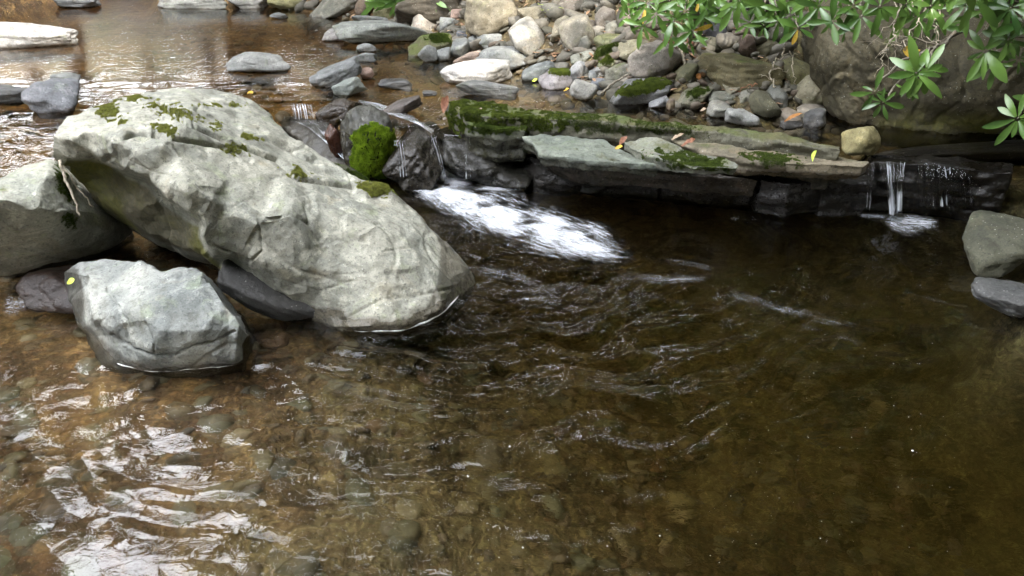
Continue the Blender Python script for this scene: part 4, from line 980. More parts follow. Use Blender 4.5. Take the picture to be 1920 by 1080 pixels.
moss('R57', [(1138, 95, 26, 12, 25)], 4e5, 0.006, M_MOSSD, ragged=0.5)
moss('R22', [(825, 72, 24, 9, -5)], 5e5, 0.007, M_MOSSD, ragged=0.5)
moss('R68', [(1305, 175, 22, 10, 15)], 4e5, 0.006, M_MOSSD, ragged=0.6)
moss('R46x', [(690, 335, 50, 12, -20)], 4e5, 0.006, M_MOSSD, ragged=0.5)
moss('left', [(118, 345, 12, 40, 25), (130, 415, 20, 14, 0)], 2e5, 0.005, M_MOSSD, ragged=0.7)

# ------------------------------------------------------------------ foam and falling water
def foam_mat():
    T = NT('foam')
    uv = T.n('ShaderNodeUVMap').outputs[0]
    m = T.geoattr('mask')
    v1 = T.n('ShaderNodeMapping', {'Vector': uv, 'Scale': (5, 22, 1)}).outputs[0]
    a = T.noise(v1, 1.0, 5, 0.65, 1.2)
    v2 = T.n('ShaderNodeMapping', {'Vector': uv, 'Scale': (16, 40, 1)}).outputs[0]
    b = T.noise(v2, 1.0, 4, 0.7, 1.5)
    s = T.math('ADD', T.math('MULTIPLY', a, 1.5), T.math('MULTIPLY', b, 1.1))
    al = T.math('MULTIPLY', T.math('SUBTRACT', T.math('ADD', m, s), 1.54), 0.95, clamp=True)
    al = T.math('MULTIPLY', al, T.rng(m, 0.0, 0.3))
    bump = T.n('ShaderNodeBump', {'Strength': 0.6, 'Distance': 0.01, 'Height': s})
    d = T.n('ShaderNodeBsdfPrincipled', {'Base Color': (0.86, 0.89, 0.93), 'Roughness': 0.45, 'Normal': bump})
    t = T.n('ShaderNodeBsdfTransparent')
    T.set(T.out.inputs[0], T.n('ShaderNodeMixShader', {0: al, 1: t, 2: d}))
    return T.m
M_FOAM = foam_mat()
def ribbon_data(A, B, nu, nv, z0, maskf, lump, L=1.0):
    """A, B: matching polylines (world xyz) of both sides."""
    def samp(Q):
        Q = np.array(Q, float); d = np.r_[0, np.cumsum(np.linalg.norm(np.diff(Q, axis=0), axis=1))]; d /= d[-1]
        t = np.linspace(0, 1, nu)
        R = np.stack([np.interp(t, d, Q[:, k]) for k in range(3)], 1)
        for _ in range(int(nu / 12)): R[1:-1] = (R[:-2] + R[2:] + 2 * R[1:-1]) / 4
        return R
    a, b = samp(A), samp(B)
    v = np.linspace(0, 1, nv)
    V = a[:, None, :] * (1 - v)[None, :, None] + b[:, None, :] * v[None, :, None]
    u = np.linspace(0, 1, nu)[:, None] + 0 * v[None]
    vv = v[None, :] + 0 * u
    m = maskf(u, vv)
    q = V.reshape(-1, 3)
    m = m * (0.85 + 0.55 * fbm(q * 7.0 + 2, 3).reshape(m.shape)).clip(0, 1.3)
    V = q.copy(); V[:, 2] += z0 + lump * (m.ravel() * (0.4 + 0.9 * fbm(q * 9, 3)).clip(0))
    i = np.arange(nu * nv).reshape(nu, nv)
    Fc = np.stack([i[:-1, :-1].ravel(), i[1:, :-1].ravel(), i[1:, 1:].ravel(), i[:-1, 1:].ravel()], 1)
    return V, Fc, np.stack([u.ravel() * L, vv.ravel()], 1), m.ravel()
def build_ribbons(name, rb, mat):
    VV, FF, UU, MM, n = [], [], [], [], 0
    for k, (V, Fc, U, m) in enumerate(rb):
        VV.append(V); FF.append(Fc + n); UU.append(U + k * 3.7); MM.append(m); n += len(V)
    V = np.concatenate(VV); Fc = np.concatenate(FF); U = np.concatenate(UU); m = np.concatenate(MM)
    me = mk_mesh(name, V, Fc)
    uv = me.uv_layers.new(name='UVMap')
    li = np.empty(len(me.loops), np.int32); me.loops.foreach_get('vertex_index', li)
    uv.data.foreach_set('uv', U[li].astype(np.float32).ravel())
    attr(me, 'mask', m)
    return link(name, me, mat)
def pl(pts, z=0.0): return [P(a, b, z) for a, b in pts]
def bell(v, lo=0.0, hi=1.0, s=0.25): return ss(lo, lo + s, v) * ss(hi, hi - s, v)
rb = []
rb.append(ribbon_data(pl([(748, 332), (800, 334), (880, 345), (960, 368), (1040, 400), (1120, 430), (1200, 470)]),
                      pl([(748, 352), (790, 392), (850, 428), (930, 458), (1020, 490), (1110, 512), (1215, 508)]), 150, 70, 0.008,
                      lambda u, v: 0.88 * bell(v, 0.0, 1.0, 0.45) * (1.0 - 0.52 * ss(0.3, 0.9, u)) * ss(1.0, 0.9, u) * ss(-0.02, 0.05, u) * (1.02 - 0.4 * ss(0.55, 0.1, v) * ss(0.1, 0.35, u)), 0.035, 1.6))
rb.append(ribbon_data(pl([(745, 326), (860, 332), (960, 345), (1060, 380), (1150, 425), (1225, 480)]), pl([(745, 356), (800, 420), (870, 470), (960, 500), (1080, 525), (1210, 520)]), 150, 80, 0.012,
                      lambda u, v: bell(v, 0.0, 1.0, 0.5) * 0.60 * ss(1.0, 0.7, u) * ss(0, .1, u), 0.012, 1.6))
rb.append(ribbon_data(pl([(930, 362), (1000, 374), (1060, 388), (1130, 412), (1205, 458)]), pl([(930, 440), (990, 468), (1050, 490), (1110, 508), (1205, 512)]), 110, 80, 0.014,
                      lambda u, v: bell(v, 0.0, 1.0, 0.4) * 0.68 * bell(u, 0, 1, .42), 0.012, 1.2))
rb.append(ribbon_data(pl([(830, 326), (880, 328), (930, 334), (1000, 345)]), pl([(835, 350), (880, 362), (930, 366), (1000, 365)]), 60, 24, 0.01,
                      lambda u, v: bell(v) * 0.72 * ss(1.0, 0.55, u), 0.02, 0.6))
for A, B, s in [([(1120, 500), (1220, 512), (1300, 512), (1355, 505)], [(1120, 530), (1220, 540), (1300, 540), (1360, 530)], .28),
                ([(1200, 478), (1270, 484), (1330, 496), (1355, 512)], [(1200, 500), (1270, 504), (1325, 514), (1350, 528)], .24),
                ([(1350, 520), (1400, 545), (1480, 570), (1560, 590), (1640, 612)], [(1325, 540), (1370, 570), (1465, 598), (1555, 622), (1640, 640)], .27),
                ([(880, 490), (960, 500), (1040, 530)], [(880, 520), (960, 540), (1040, 560)], .3),
                ([(1000, 540), (1080, 535), (1140, 545)], [(1000, 556), (1080, 552), (1140, 560)], .26),
                ([(1480, 600), (1560, 620), (1640, 650)], [(1470, 612), (1550, 632), (1630, 662)], .24),
                ([(1680, 540), (1740, 555), (1800, 570)], [(1680, 552), (1740, 567), (1800, 580)], .26),
                ([(0, 545), (30, 545), (55, 555)], [(0, 605), (35, 605), (60, 585)], .58),
                ([(1650, 396), (1700, 394), (1765, 402)], [(1645, 428), (1700, 452), (1775, 446)], .62),
                ([(1600, 398), (1640, 400), (1670, 402)], [(1600, 412), (1640, 415), (1670, 416)], .5),
                ([(1200, 548), (1260, 560), (1320, 572)], [(1200, 560), (1260, 570), (1320, 582)], .26)]:
    rb.append(ribbon_data(pl(A), pl(B), 50, 16, 0.006, lambda u, v, s=s: bell(v, 0, 1, 0.4) * bell(u, 0, 1, 0.25) * s, 0.008, 0.7))
foam = build_ribbons('foam', rb, M_FOAM)
tag(foam, 'white churned foam spreading over the dark pool', kind='stuff')
# scum line where the boulder meets the pool
def wl_line(pts, rr, seed):
    pts = pl(pts, 0.005); out = []
    for a, b in zip(pts[:-1], pts[1:]):
        out += list(wiggle(a, b, 8, 0.006, seed)[:-1])
    return tube(out, rr, rr, 5)
PT = Parts()
def froth_of(key, x0, x1, rr):
    o_, V, Tr = ROCKS[key]
    E = np.concatenate([Tr[:, [0, 1]], Tr[:, [1, 2]], Tr[:, [2, 0]]])
    za, zb = V[E[:, 0], 2] - 0.003, V[E[:, 1], 2] - 0.003
    k = (za * zb) < 0
    E = E[k]; t = (za[k] / (za[k] - zb[k]))[:, None]
    p = V[E[:, 0]] * (1 - t) + V[E[:, 1]] * t
    px, py, _ = proj(p)
    out = []
    for a in np.arange(x0, x1, 5.0):
        q = p[(px >= a) & (px < a + 5)]
        if len(q): out.append(q[q[:, 1].argmin()] + np.array([0, -0.003, 0]))
    if len(out) > 3:
        out = np.array(out)
        out[1:-1] = (out[:-2] + 2 * out[1:-1] + out[2:]) / 4
        rad = rr * (0.25 + 1.3 * np.clip(noise3(out * 9) + 0.25, 0, 1) + 0.5 * np.abs(noise3(out * 50))) * np.clip(4 * (noise3(out * 16 + 3) + 0.28), 0.08, 1)
        rad[0] = rad[-1] = 0.0004
        PT.add(*tube(out, rad, rad, 6))
froth_of('big', 660, 862, 0.0038)
froth_of('front', 215, 456, 0.0020)
V, Fc = PT.arr()
o = link('waterline_froth', mk_mesh('waterline_froth', V, Fc), simple_mat('froth', (0.35, 0.35, 0.33), (0.75, 0.75, 0.73), 150, 0.6, 0.6))
tag(o, 'thin white froth line where rocks meet the pool', kind='stuff')
# foam specks drifting on the pool
n = 420
fx = RNG.uniform(250, 1800, n); fy = RNG.uniform(500, 1060, n) 
pp = P(fx, fy, 0.006); sz = RNG.uniform(0.0007, 0.0019, n) * (1 + (RNG.uniform(0, 1, n) > 0.97) * 1.4)
Vi, Fi = ICO[1]
VV = (Vi[None] * sz[:, None, None] * np.array([1, 1, 0.4]) + pp[:, None, :]).reshape(-1, 3)
o = link('foam_specks', mk_mesh('foam_specks', VV, (Fi[None] + np.arange(n)[:, None, None] * len(Vi)).reshape(-1, 3)), bpy.data.materials['froth'])
tag(o, 'tiny white foam specks drifting on the dark pool', kind='stuff')

def fall_mat():
    T = NT('falling_water')
    uv = T.n('ShaderNodeUVMap').outputs[0]
    m = T.geoattr('mask')
    v1 = T.n('ShaderNodeMapping', {'Vector': uv, 'Scale': (1.8, 7, 1)}).outputs[0]
    a = T.noise(v1, 1.0, 5, 0.7, 0.5)
    al = T.math('MULTIPLY', T.math('SUBTRACT', T.math('ADD', m, a), 0.98), 2.6, clamp=True)
    d = T.n('ShaderNodeBsdfPrincipled', {'Base Color': (0.8, 0.84, 0.9), 'Roughness': 0.25})
    t = T.n('ShaderNodeBsdfTransparent', {'Color': (0.93, 0.93, 0.93)})
    bump = T.n('ShaderNodeBump', {'Strength': 0.8, 'Distance': 0.01, 'Height': a})
    g = T.n('ShaderNodeBsdfGlossy', {'Roughness': 0.08, 'Normal': bump})
    fr = T.n('ShaderNodeFresnel', {'IOR': 1.4, 'Normal': bump})
    film = T.n('ShaderNodeMixShader', {0: fr, 1: t, 2: g})
    lit = T.n('ShaderNodeMixShader', {0: T.math('MULTIPLY', al, 0.82), 1: film, 2: d})
    ed = T.rng(m, 0.0, 0.12)
    T.set(T.out.inputs[0], T.n('ShaderNodeMixShader', {0: ed, 1: T.n('ShaderNodeBsdfTransparent'), 2: lit}))
    return T.m
M_FALL = fall_mat()
def falls(name, label, items):
    rb = []
    for (A, B, s) in items:
        rb.append(ribbon_data(A, B, 60, 24, 0, lambda u, v, s=s: bell(v, 0, 1, 0.45) * s * (0.95 + 0.3 * u) * ss(0, 0.08, u) * ss(1.0, 0.93, u), 0.0, 0.8))
    o = build_ribbons(name, rb, M_FALL)
    tag(o, label, 'waterfall', kind='structure')
    return o
def PZD(px, py, d): return PD(px, py, d)
def strand(items, px, py0, py1, w0, w1, d0, d1, s, lean=0):
    A, B = [], []
    for t in (0, .06, .15, .4, .7, 1.0):
        y = py0 + (py1 - py0) * t; d = d0 + (d1 - d0) * min(1, t * 4); x = px + lean * (t ** .6); w_ = w0 + (w1 - w0) * t
        A.append(PD(x - w_ / 2, y, d)); B.append(PD(x + w_ / 2, y, d))
    items.append((A, B, s))
it = []
for k in range(9):
    strand(it, 1662 + 4.5 * k, 300, 404 + random.uniform(-4, 6), random.uniform(5, 10), random.uniform(6, 14), 3.82, 3.70 + .012 * (k % 3), random.uniform(.62, .86), (1682 - 1662 - 4.5 * k) * .55 + random.uniform(-3, 3))
for k in range(5): strand(it, 1645 + 6 * k, 300, 404, 9, 8, 3.82, 3.735 - .01 * (k % 2), random.uniform(.42, .55), 26 - 3 * k)
strand(it, 1634, 303, 394, 8, 5, 3.82, 3.735, .5, -9); strand(it, 1640, 303, 396, 7, 5, 3.82, 3.735, .48, -10)
for k in range(9): strand(it, 1725 + 11 * k, 300 + k, 385 + random.uniform(-8, 10), 12, 14, 3.82, 3.735, random.uniform(.34, .46), random.uniform(0, 10))
falls('waterfall', 'thin white waterfall dropping off the ledge at right', it)
it = []
for k in range(7): strand(it, 530 + 5 * k, 193, 226, 5, 8, 4.98, 4.90, random.uniform(.45, .68), random.uniform(2, 8))
for k in range(4): strand(it, 565 + 5 * k, 194, 226, 4, 6, 4.97, 4.88, random.uniform(.5, .75), random.uniform(4, 10))
for k in range(9):
    f = k / 8; a_ = [(540, 224, .215), (575, 238, .2), (604, 262, .17), (632, 288, .13), (657, 312, .09), (682, 335, .03)]; b_ = [(606, 224, .215), (618, 238, .2), (626, 260, .17), (645, 285, .13), (670, 308, .09), (700, 332, .03)]
    L1 = [P(*(np.array(p) * (1 - f) + np.array(q) * f)) for p, q in zip(a_, b_)]
    f2 = min(1, f + .17); L2 = [P(*(np.array(p) * (1 - f2) + np.array(q) * f2)) + np.array([0, 0, .004]) for p, q in zip(a_, b_)]
    it.append((L1, L2, random.uniform(.42, .66)))
for k in range(5): it.append(([P(668 + 5 * k, 186 + 3 * k, .29), P(705 + 5 * k, 192 + 4 * k, .29), P(745 + 8 * k, 204 + 5 * k, .289), P(780 + 9 * k, 220 + 6 * k, .288)], [P(668 + 5 * k, 190 + 3 * k, .29), P(705 + 5 * k, 197 + 4 * k, .29), P(742 + 8 * k, 210 + 5 * k, .289), P(776 + 9 * k, 228 + 6 * k, .288)], random.uniform(.42, .56)))
falls('cascade', 'small cascade tumbling between the huge boulder and the mossy round boulder', it)
it = []
for k in range(3): strand(it, 738 + 3.5 * k, 236, 338, 4, 6, 4.22 - .02 * k, 4.06, random.uniform(.5, .68), 14 + 2 * k)
for k in range(3): strand(it, 795 + 4 * k, 240, 340, 5, 7, 4.2 - .02 * k, 4.02, random.uniform(.42, .6), 34)
strand(it, 874, 288, 338, 3, 5, 4.15, 4.1, .55, 0); strand(it, 880, 252, 338, 2, 4, 4.2, 4.1, .45, 2)
falls('trickle', 'thin streams of water running over the dark wet boulder into the foam', it)
# splash droplets where the trickle lands
PT = Parts()
for i in range(60):
    th = random.uniform(-1.1, 1.1); L = random.uniform(0.02, 0.085); c = P(838, 338, 0.0)
    c = c + np.array([random.uniform(-.04, .05), random.uniform(-.03, .03), 0])
    q = [c, c + np.array([math.sin(th) * L * .6, 0, L * .75]), c + np.array([math.sin(th) * L * 1.2, -0.01, L * (.9 - .3 * abs(th))])]
    PT.add(*tube(q, 0.0016, 0.0006, 4))
V, Fc = PT.arr()
o = link('splash', mk_mesh('splash', V, Fc), bpy.data.materials['froth']); tag(o, 'fine spray where the trickle hits the pool', kind='stuff')

# ------------------------------------------------------------------ leaves, twigs
def leaf_geo(L, Wd, fold=0.25, droop=0.2, n=7):
    V, Fc = [], []
    for i in range(n):
        t = i / (n - 1)
        wv = Wd / 2 * (math.sin(math.pi * min(1, t ** 1.35 * 0.93 + 0.04)) ** 0.75)
        x = L * t; z = -droop * L * t * t
        V += [(x, -wv, z + fold * wv), (x, 0, z), (x, wv, z + fold * wv)]
    for i in range(n - 1):
        a = i * 3
        Fc += [(a, a + 3, a + 4, a + 1), (a + 1, a + 4, a + 5, a + 2)]
    return np.array(V), Fc
def frame(d, up):
    d = np.array(d, float); d /= np.linalg.norm(d); s = np.cross(up, d); s /= np.linalg.norm(s) + 1e-9; u = np.cross(d, s)
    return np.stack([d, s, u], 1)
def fallen(px, py, z, L, Wd, mat, label, ang=0, name='fallen_leaf', d=None, curl=0.25, tilt=0.15, group=None, lift=0.012):
    L *= 0.8; Wd *= 0.9
    V, Fc = leaf_geo(L, Wd, 0.35, -curl * 0.5, 10)
    V[:, 1] += 0.16 * L * np.sin(V[:, 0] / L * 2.6); V[:, 2] += 0.10 * Wd * noise3(V * 60 + px) * 4
    V[:, 0] -= L / 2
    a = math.radians(ang)
    D = frame([math.cos(a), math.sin(a), tilt], [0, -0.4, 1])
    V = V @ D.T + np.array([0, 0, 0])
    V2 = V.copy(); V2[:, 2] -= 0.0008
    nV = len(V); F2 = [tuple(i + nV for i in f[::-1]) for f in Fc]
    o = link(name, mk_mesh(name, np.concatenate([V, V2]), list(Fc) + F2), mat, loc=(P(px, py, z) if d is None else PD(px, py, d)) + np.array([0, 0, lift]))
    tag(o, label, 'leaf', group)
    return o
fallen(838, 203, .38, .12, .05, M_BRN, 'large rust brown leaf standing on the left end of the mossy slab', 60, tilt=0.9, curl=0.6)
fallen(897, 213, .37, .06, .03, M_PALE, 'small pale pink leaf on the moss of the long slab', 10)
fallen(1092, 254, ZU, .06, .03, M_YEL, 'yellow leaf floating behind the front ledge', 5)
fallen(1160, 282, .31, .05, .026, M_YEL, 'yellow leaf lying on the left ledge slab', -10)
fallen(1168, 272, .35, .07, .03, M_BRN, 'crumpled red brown leaf beside the yellow leaf on the ledge', 40, curl=0.9)
fallen(1290, 276, .34, .09, .04, M_BRN, 'brown leaf on the ledge above the mossy middle slab', -10, curl=0.7)
fallen(1270, 264, .33, .08, .03, M_PALE, 'pale curled leaf behind the brown leaf on the ledge', -5, curl=0.7)
fallen(1527, 298, .34, .08, .02, M_LIME, 'narrow lime green leaf standing on the brown ledge slab', 55, tilt=.6)
fallen(1560, 296, .33, .04, .02, M_LIME, 'small pale green leaf lying on the brown ledge slab', 0)
fallen(1487, 228, .32, .14, .028, M_ORG, 'long curled orange leaf on the low dark stone', 12, curl=0.5, tilt=.15)
fallen(1709, 104, 1, .09, .08, M_YEL, 'broad yellow orange leaf caught in the twigs before the overhanging boulder', 80, d=3.95, tilt=1.6, curl=.1)
fallen(1311, 148, .5, .06, .04, M_ORG, 'small orange leaf at the left end of the wide olive boulder', 80, d=5.05, tilt=1)
fallen(470, 180, .62, .04, .022, M_YEL, 'tiny bright yellow leaf on the back edge of the huge boulder', 0)
fallen(136, 538, .22, .035, .025, M_LIME, 'pale green leaf on the left shoulder of the squarish blue grey rock', 30, lift=0.02)
fallen(1166, 153, ZU, .05, .02, M_YEL, 'little yellow leaf beside the stick at the waterline', 0, d=5.25)
fallen(1062, 173, ZU, .05, .025, M_YEL, 'yellow leaf on the water beside the pale egg shaped stone', 0)
fallen(1022, 163, ZU, .06, .025, M_PALE, 'pale leaf on the water before the shiny moss capped stone', -20)
fallen(1003, 155, ZU, .05, .03, M_LIME, 'lime leaf on the water below the dark grey slab', 5)
fallen(1318, 211, ZU, .05, .025, M_PALE, 'small pale leaf at the foot of the mossy stone with a blue grey foot', 0)
def twig(pts, r0, r1, label, name='twig', seed=1, amp=0.03, mat=None, branches=0):
    PT = Parts()
    out = []
    for i, (a, b) in enumerate(zip(pts[:-1], pts[1:])): out += list(wiggle(a, b, 9, amp, seed + i))[(1 if i else 0):]
    PT.add(*tube(out, r0, r1, 6))
    for k in range(branches):
        j = random.randrange(3, len(out) - 2); L = random.uniform(.08, .22)
        dr = np.array([random.uniform(-1, 1), random.uniform(-.4, .2), random.uniform(-1, .1)]); dr /= np.linalg.norm(dr)
        PT.add(*tube(wiggle(out[j], out[j] + dr * L, 8, .03, seed + k + 20), r0 * .5, r1 * .5, 5))
    V, Fc = PT.arr(); Vc, o0 = centred(np.array(V))
    o = link(name, mk_mesh(name, Vc, Fc), mat or M_STEM, loc=o0)
    tag(o, label, name.replace('_', ' '))
    return o
M_ROOT = simple_mat('pale_root', (0.22, 0.19, 0.14), (0.42, 0.36, 0.27), 60, 0.7, 0.5)
twig([PD(1690, 0, 4.1), PD(1678, 40, 4.05), PD(1674, 65, 4.0), PD(1688, 95, 3.95)], .005, .002, 'crooked bare twig hanging left of the yellow orange leaf', seed=3, branches=5, mat=M_ROOT)
twig([PD(1735, 15, 4.1), PD(1705, 60, 4.0), PD(1696, 95, 3.95)], .004, .002, 'thin bare twig hanging just above the yellow orange leaf', seed=8, branches=3, mat=M_ROOT)
twig([PD(1760, 10, 4.1), PD(1752, 55, 4.0), PD(1762, 82, 3.98), PD(1738, 105, 3.95)], .005, .0025, 'bent bare twig hanging right of the yellow orange leaf', seed=12, branches=4, mat=M_ROOT)
twig([PD(1675, 70, 4.05), PD(1660, 90, 4.0), PD(1655, 120, 3.98), PD(1640, 145, 3.95)], .003, .001, 'fine drooping rootlet on the face of the overhanging boulder', seed=15, branches=4, mat=M_ROOT)
twig([PD(1915, 30, 3.9), PD(1850, 25, 3.95)], .004, .002, 'short bare twig at the top right corner', seed=17, branches=2, mat=M_ROOT)
twig([PD(1478, 62, 5.0), PD(1470, 95, 4.95), PD(1455, 115, 4.9), PD(1443, 140, 4.85), PD(1455, 163, 4.8)], .006, .004, 'crooked root dangling before the wide olive boulder', name='root', seed=21, branches=3, mat=M_ROOT)
twig([PD(1482, 95, 4.9), PD(1486, 130, 4.85), PD(1492, 158, 4.8)], .004, .003, 'thin pale root hanging over the round olive boulder', name='root', seed=25, mat=M_ROOT)
twig([PD(1420, 158, 4.8), PD(1400, 162, 4.8), PD(1380, 175, 4.78)], .004, .002, 'orange brown rootlet lying before the wide olive boulder', name='root', seed=28, mat=M_BRN)
twig([PD(1127, 175, 5.0), PD(1155, 152, 5.05), PD(1182, 138, 5.1)], .008, .006, 'straight reddish stick leaning between the stones at the waterline', name='stick', seed=30, amp=.008)
twig([PD(900, 105, 6.3), PD(935, 90, 6.4), PD(965, 80, 6.5)], .012, .006, 'long brown branch lying over the stones beside the tall cream stone', name='stick', seed=33, amp=.02)
twig([PD(112, 300, 3.02), PD(122, 335, 2.98), PD(138, 372, 2.95), PD(150, 404, 2.93)], .007, .004, 'bleached split stick hanging between the huge boulder and its left neighbour', name='stick', seed=36, amp=.01, mat=M_ROOT)
twig([PD(116, 305, 3.0), PD(140, 345, 3.0), PD(175, 388, 3.0)], .004, .002, 'thin curved twig beside the bleached split stick', seed=39, amp=.02, mat=M_ROOT)
twig([P(15, 238, .30), P(60, 246, .31), P(95, 255, .33)], .005, .003, 'pale thin stick lying in the rapids at the left', name='stick', seed=41, amp=.01, mat=M_ROOT)
twig([PD(1270, 80, 5.25), PD(1282, 105, 5.2), PD(1284, 122, 5.15)], .012, .008, 'short pale broken stub under the root tangle', name='stick', seed=44, amp=.01, mat=M_ROOT)
for i in range(3):
    PT = None
def root_tangle():
    PT = Parts()
    for k in range(46):
        a = PD(random.uniform(1245, 1300), random.uniform(68, 84), 5.3); L = random.uniform(.06, .22)
        b = a + np.array([random.uniform(-.08, .08), random.uniform(-.08, 0), -L])
        PT.add(*tube(wiggle(a, b, 8, .05, k), .003, .0012, 4))
    V, Fc = PT.arr(); Vc, o0 = centred(np.array(V))
    o = link('root_tangle', mk_mesh('root_tangle', Vc, Fc), M_BRN, loc=o0)
    tag(o, 'brown tangle of fine roots hanging under the left shrub', 'roots')
root_tangle()

def shrub(name, label, anchor, whorls, group=None, Ls=0.125, yellow=0):
    """anchor: base of the main stem; whorls: (px, py, d, size, leaves)"""
    root = bpy.data.objects.new(name, None); C.objects.link(root); root.location = anchor
    root.empty_display_size = 0.1
    tag(root, label, 'shrub', group)
    anchor = np.array(anchor)
    ST, LF = Parts(), Parts(); YL = Parts()
    for i, (px, py, d, s, nl) in enumerate(whorls):
        tip = PD(px, py, d)
        mid = anchor * 0.35 + tip * 0.65 + np.array([0, 0.05, 0.04])
        pts = list(wiggle(anchor, mid, 7, .06, i + 3)) + list(wiggle(mid, tip, 7, .03, i + 9))[1:]
        ST.add(*tube(pts, 0.009, 0.0035, 5))
        ax = tip - mid; ax /= np.linalg.norm(ax)
        ax = ax * 0.5 + np.array([0, -0.35, 0.35]); ax /= np.linalg.norm(ax)
        e1 = np.cross(ax, [0, 0, 1.0]); e1 /= np.linalg.norm(e1); e2 = np.cross(ax, e1)
        ph = random.uniform(0, 6.28)
        for k in range(nl):
            th = ph + 2 * math.pi * k / nl + random.uniform(-.25, .25)
            out = math.cos(th) * e1 + math.sin(th) * e2
            el = random.uniform(-0.35, 0.7)
            dr = out * math.cos(el) + ax * math.sin(el) + np.array([0, 0, -0.18])
            L = Ls * s * random.uniform(.5, 1.15)
            V, Fc = leaf_geo(L, L * random.uniform(.22, .34), random.uniform(.1, .55), random.uniform(-.05, .6), 8)
            R = frame(dr, ax + 0.15 * np.array([random.gauss(0, 1), random.gauss(0, 1), random.gauss(0, 1)]))
            V = V @ R.T + tip + dr * 0.012
            (YL if random.random() < yellow else LF).add(V, Fc)
    V, Fc = ST.arr(); link('stem', mk_mesh('stem', V - anchor, Fc), M_STEM, root)
    V, Fc = LF.arr(); link('foliage', mk_mesh('foliage', V - anchor, Fc), M_LEAF, root)
    if YL.n:
        V, Fc = YL.arr(); o = link('withered_foliage', mk_mesh('withered_foliage', V - anchor, Fc), M_YEL, root)
    return root
def wh(x0, x1, y0, y1, d0, d1, n, s=1.0, seed=0, nl=7):
    r = random.Random(seed)
    return [(r.uniform(x0, x1), r.uniform(y0, y1), r.uniform(d0, d1), s * r.uniform(.8, 1.15), nl + r.randint(-1, 1)) for _ in range(n)]
shrub('rhododendron', 'bright green rhododendron hanging over the stony bank left of the root tangle', PD(1290, -40, 5.6),
      [(1180, 30, 5.0, .8, 6), (1205, 48, 4.95, .9, 7), (1230, 25, 4.9, 1, 7), (1262, 40, 4.85, 1, 7), (1285, 20, 4.9, 1.0, 7), (1258, 66, 4.9, .9, 6), (1298, 58, 4.85, 1.0, 7), (1318, 32, 4.9, 1, 7), (1215, 5, 5.0, 1, 7), (1255, 2, 5.0, 1, 7), (1310, 0, 4.95, 1, 7), (1180, 8, 5.1, .8, 6), (1335, 8, 5.0, .9, 6), (1292, 76, 4.9, .8, 5)] + wh(1170, 1335, -50, 0, 4.9, 5.4, 7, 1, 2),
      yellow=0.012)
shrub('rhododendron', 'dark green rhododendron hanging over the shaded bank between the left shrub and the overhanging boulder', PD(1450, -60, 5.4),
      [(1405, 42, 4.8, 1.05, 8), (1432, 48, 4.75, .9, 6), (1375, 12, 4.85, 1, 7), (1420, 10, 4.8, 1, 7), (1455, 14, 4.75, 1, 8), (1480, 28, 4.7, 1, 7), (1497, 52, 4.6, .9, 6), (1460, 40, 4.7, .8, 6), (1350, 25, 4.9, .9, 6)] + wh(1340, 1520, -50, 5, 4.6, 5.2, 7, 1, 4), yellow=0.008)
shrub('rhododendron', 'rhododendron foliage spilling over the top of the overhanging boulder', PD(1640, -120, 4.9),
      [(1535, 12, 4.3, .9, 7), (1560, 40, 4.2, .8, 6), (1600, 10, 4.2, 1, 7), (1615, 30, 4.15, .9, 6), (1650, 12, 4.1, 1, 7), (1585, 55, 4.2, .7, 5), (1720, 30, 4.1, .9, 6), (1760, 50, 4.1, .9, 6), (1690, 50, 4.15, .8, 6), (1700, 8, 4.1, 1, 7), (1745, 12, 4.05, 1, 7)] + wh(1520, 1800, -60, 0, 4.1, 4.7, 8, 1, 6), yellow=0.008)
shrub('rhododendron_branch', 'drooping rhododendron branch low before the overhanging boulder', PD(1800, 60, 4.1),
      [(1718, 138, 3.75, 1.15, 10), (1737, 132, 3.75, .9, 8), (1640, 172, 3.75, .75, 6), (1655, 192, 3.75, .8, 7), (1700, 165, 3.78, .5, 4)])
shrub('rhododendron_branch', 'rhododendron branch with grey green leaves at the upper right edge', PD(1990, 40, 4.0),
      [(1848, 95, 3.75, 1.1, 9), (1865, 118, 3.75, .8, 7), (1890, 75, 3.7, .9, 7), (1910, 110, 3.75, .9, 7), (1812, 10, 3.8, 1, 7), (1850, 18, 3.75, 1, 7), (1895, 15, 3.7, 1, 8), (1920, 40, 3.7, 1, 7)] + wh(1790, 1960, -60, 0, 3.6, 4.1, 10, 1, 8), yellow=0.012)
shrub('rhododendron_branch', 'lowest rhododendron branch at the right edge over the dark hollow', PD(2020, 200, 3.8), [(1908, 222, 3.6, 1.1, 10), (1955, 200, 3.6, 1, 8)])
shrub('fern', 'small green plant hanging at the top edge above the long flat slab', PD(730, -60, 8.2), [(705, 4, 7.9, 1.1, 8), (728, 8, 7.8, 1.2, 9), (745, 2, 7.8, 1.1, 8)], Ls=.17)
shrub('fern', 'small dark plant hanging at the top edge left of the tall tan boulder', PD(825, -60, 7.8), [(812, 0, 7.4, 1.1, 7), (835, -2, 7.4, 1, 7)], Ls=.15)
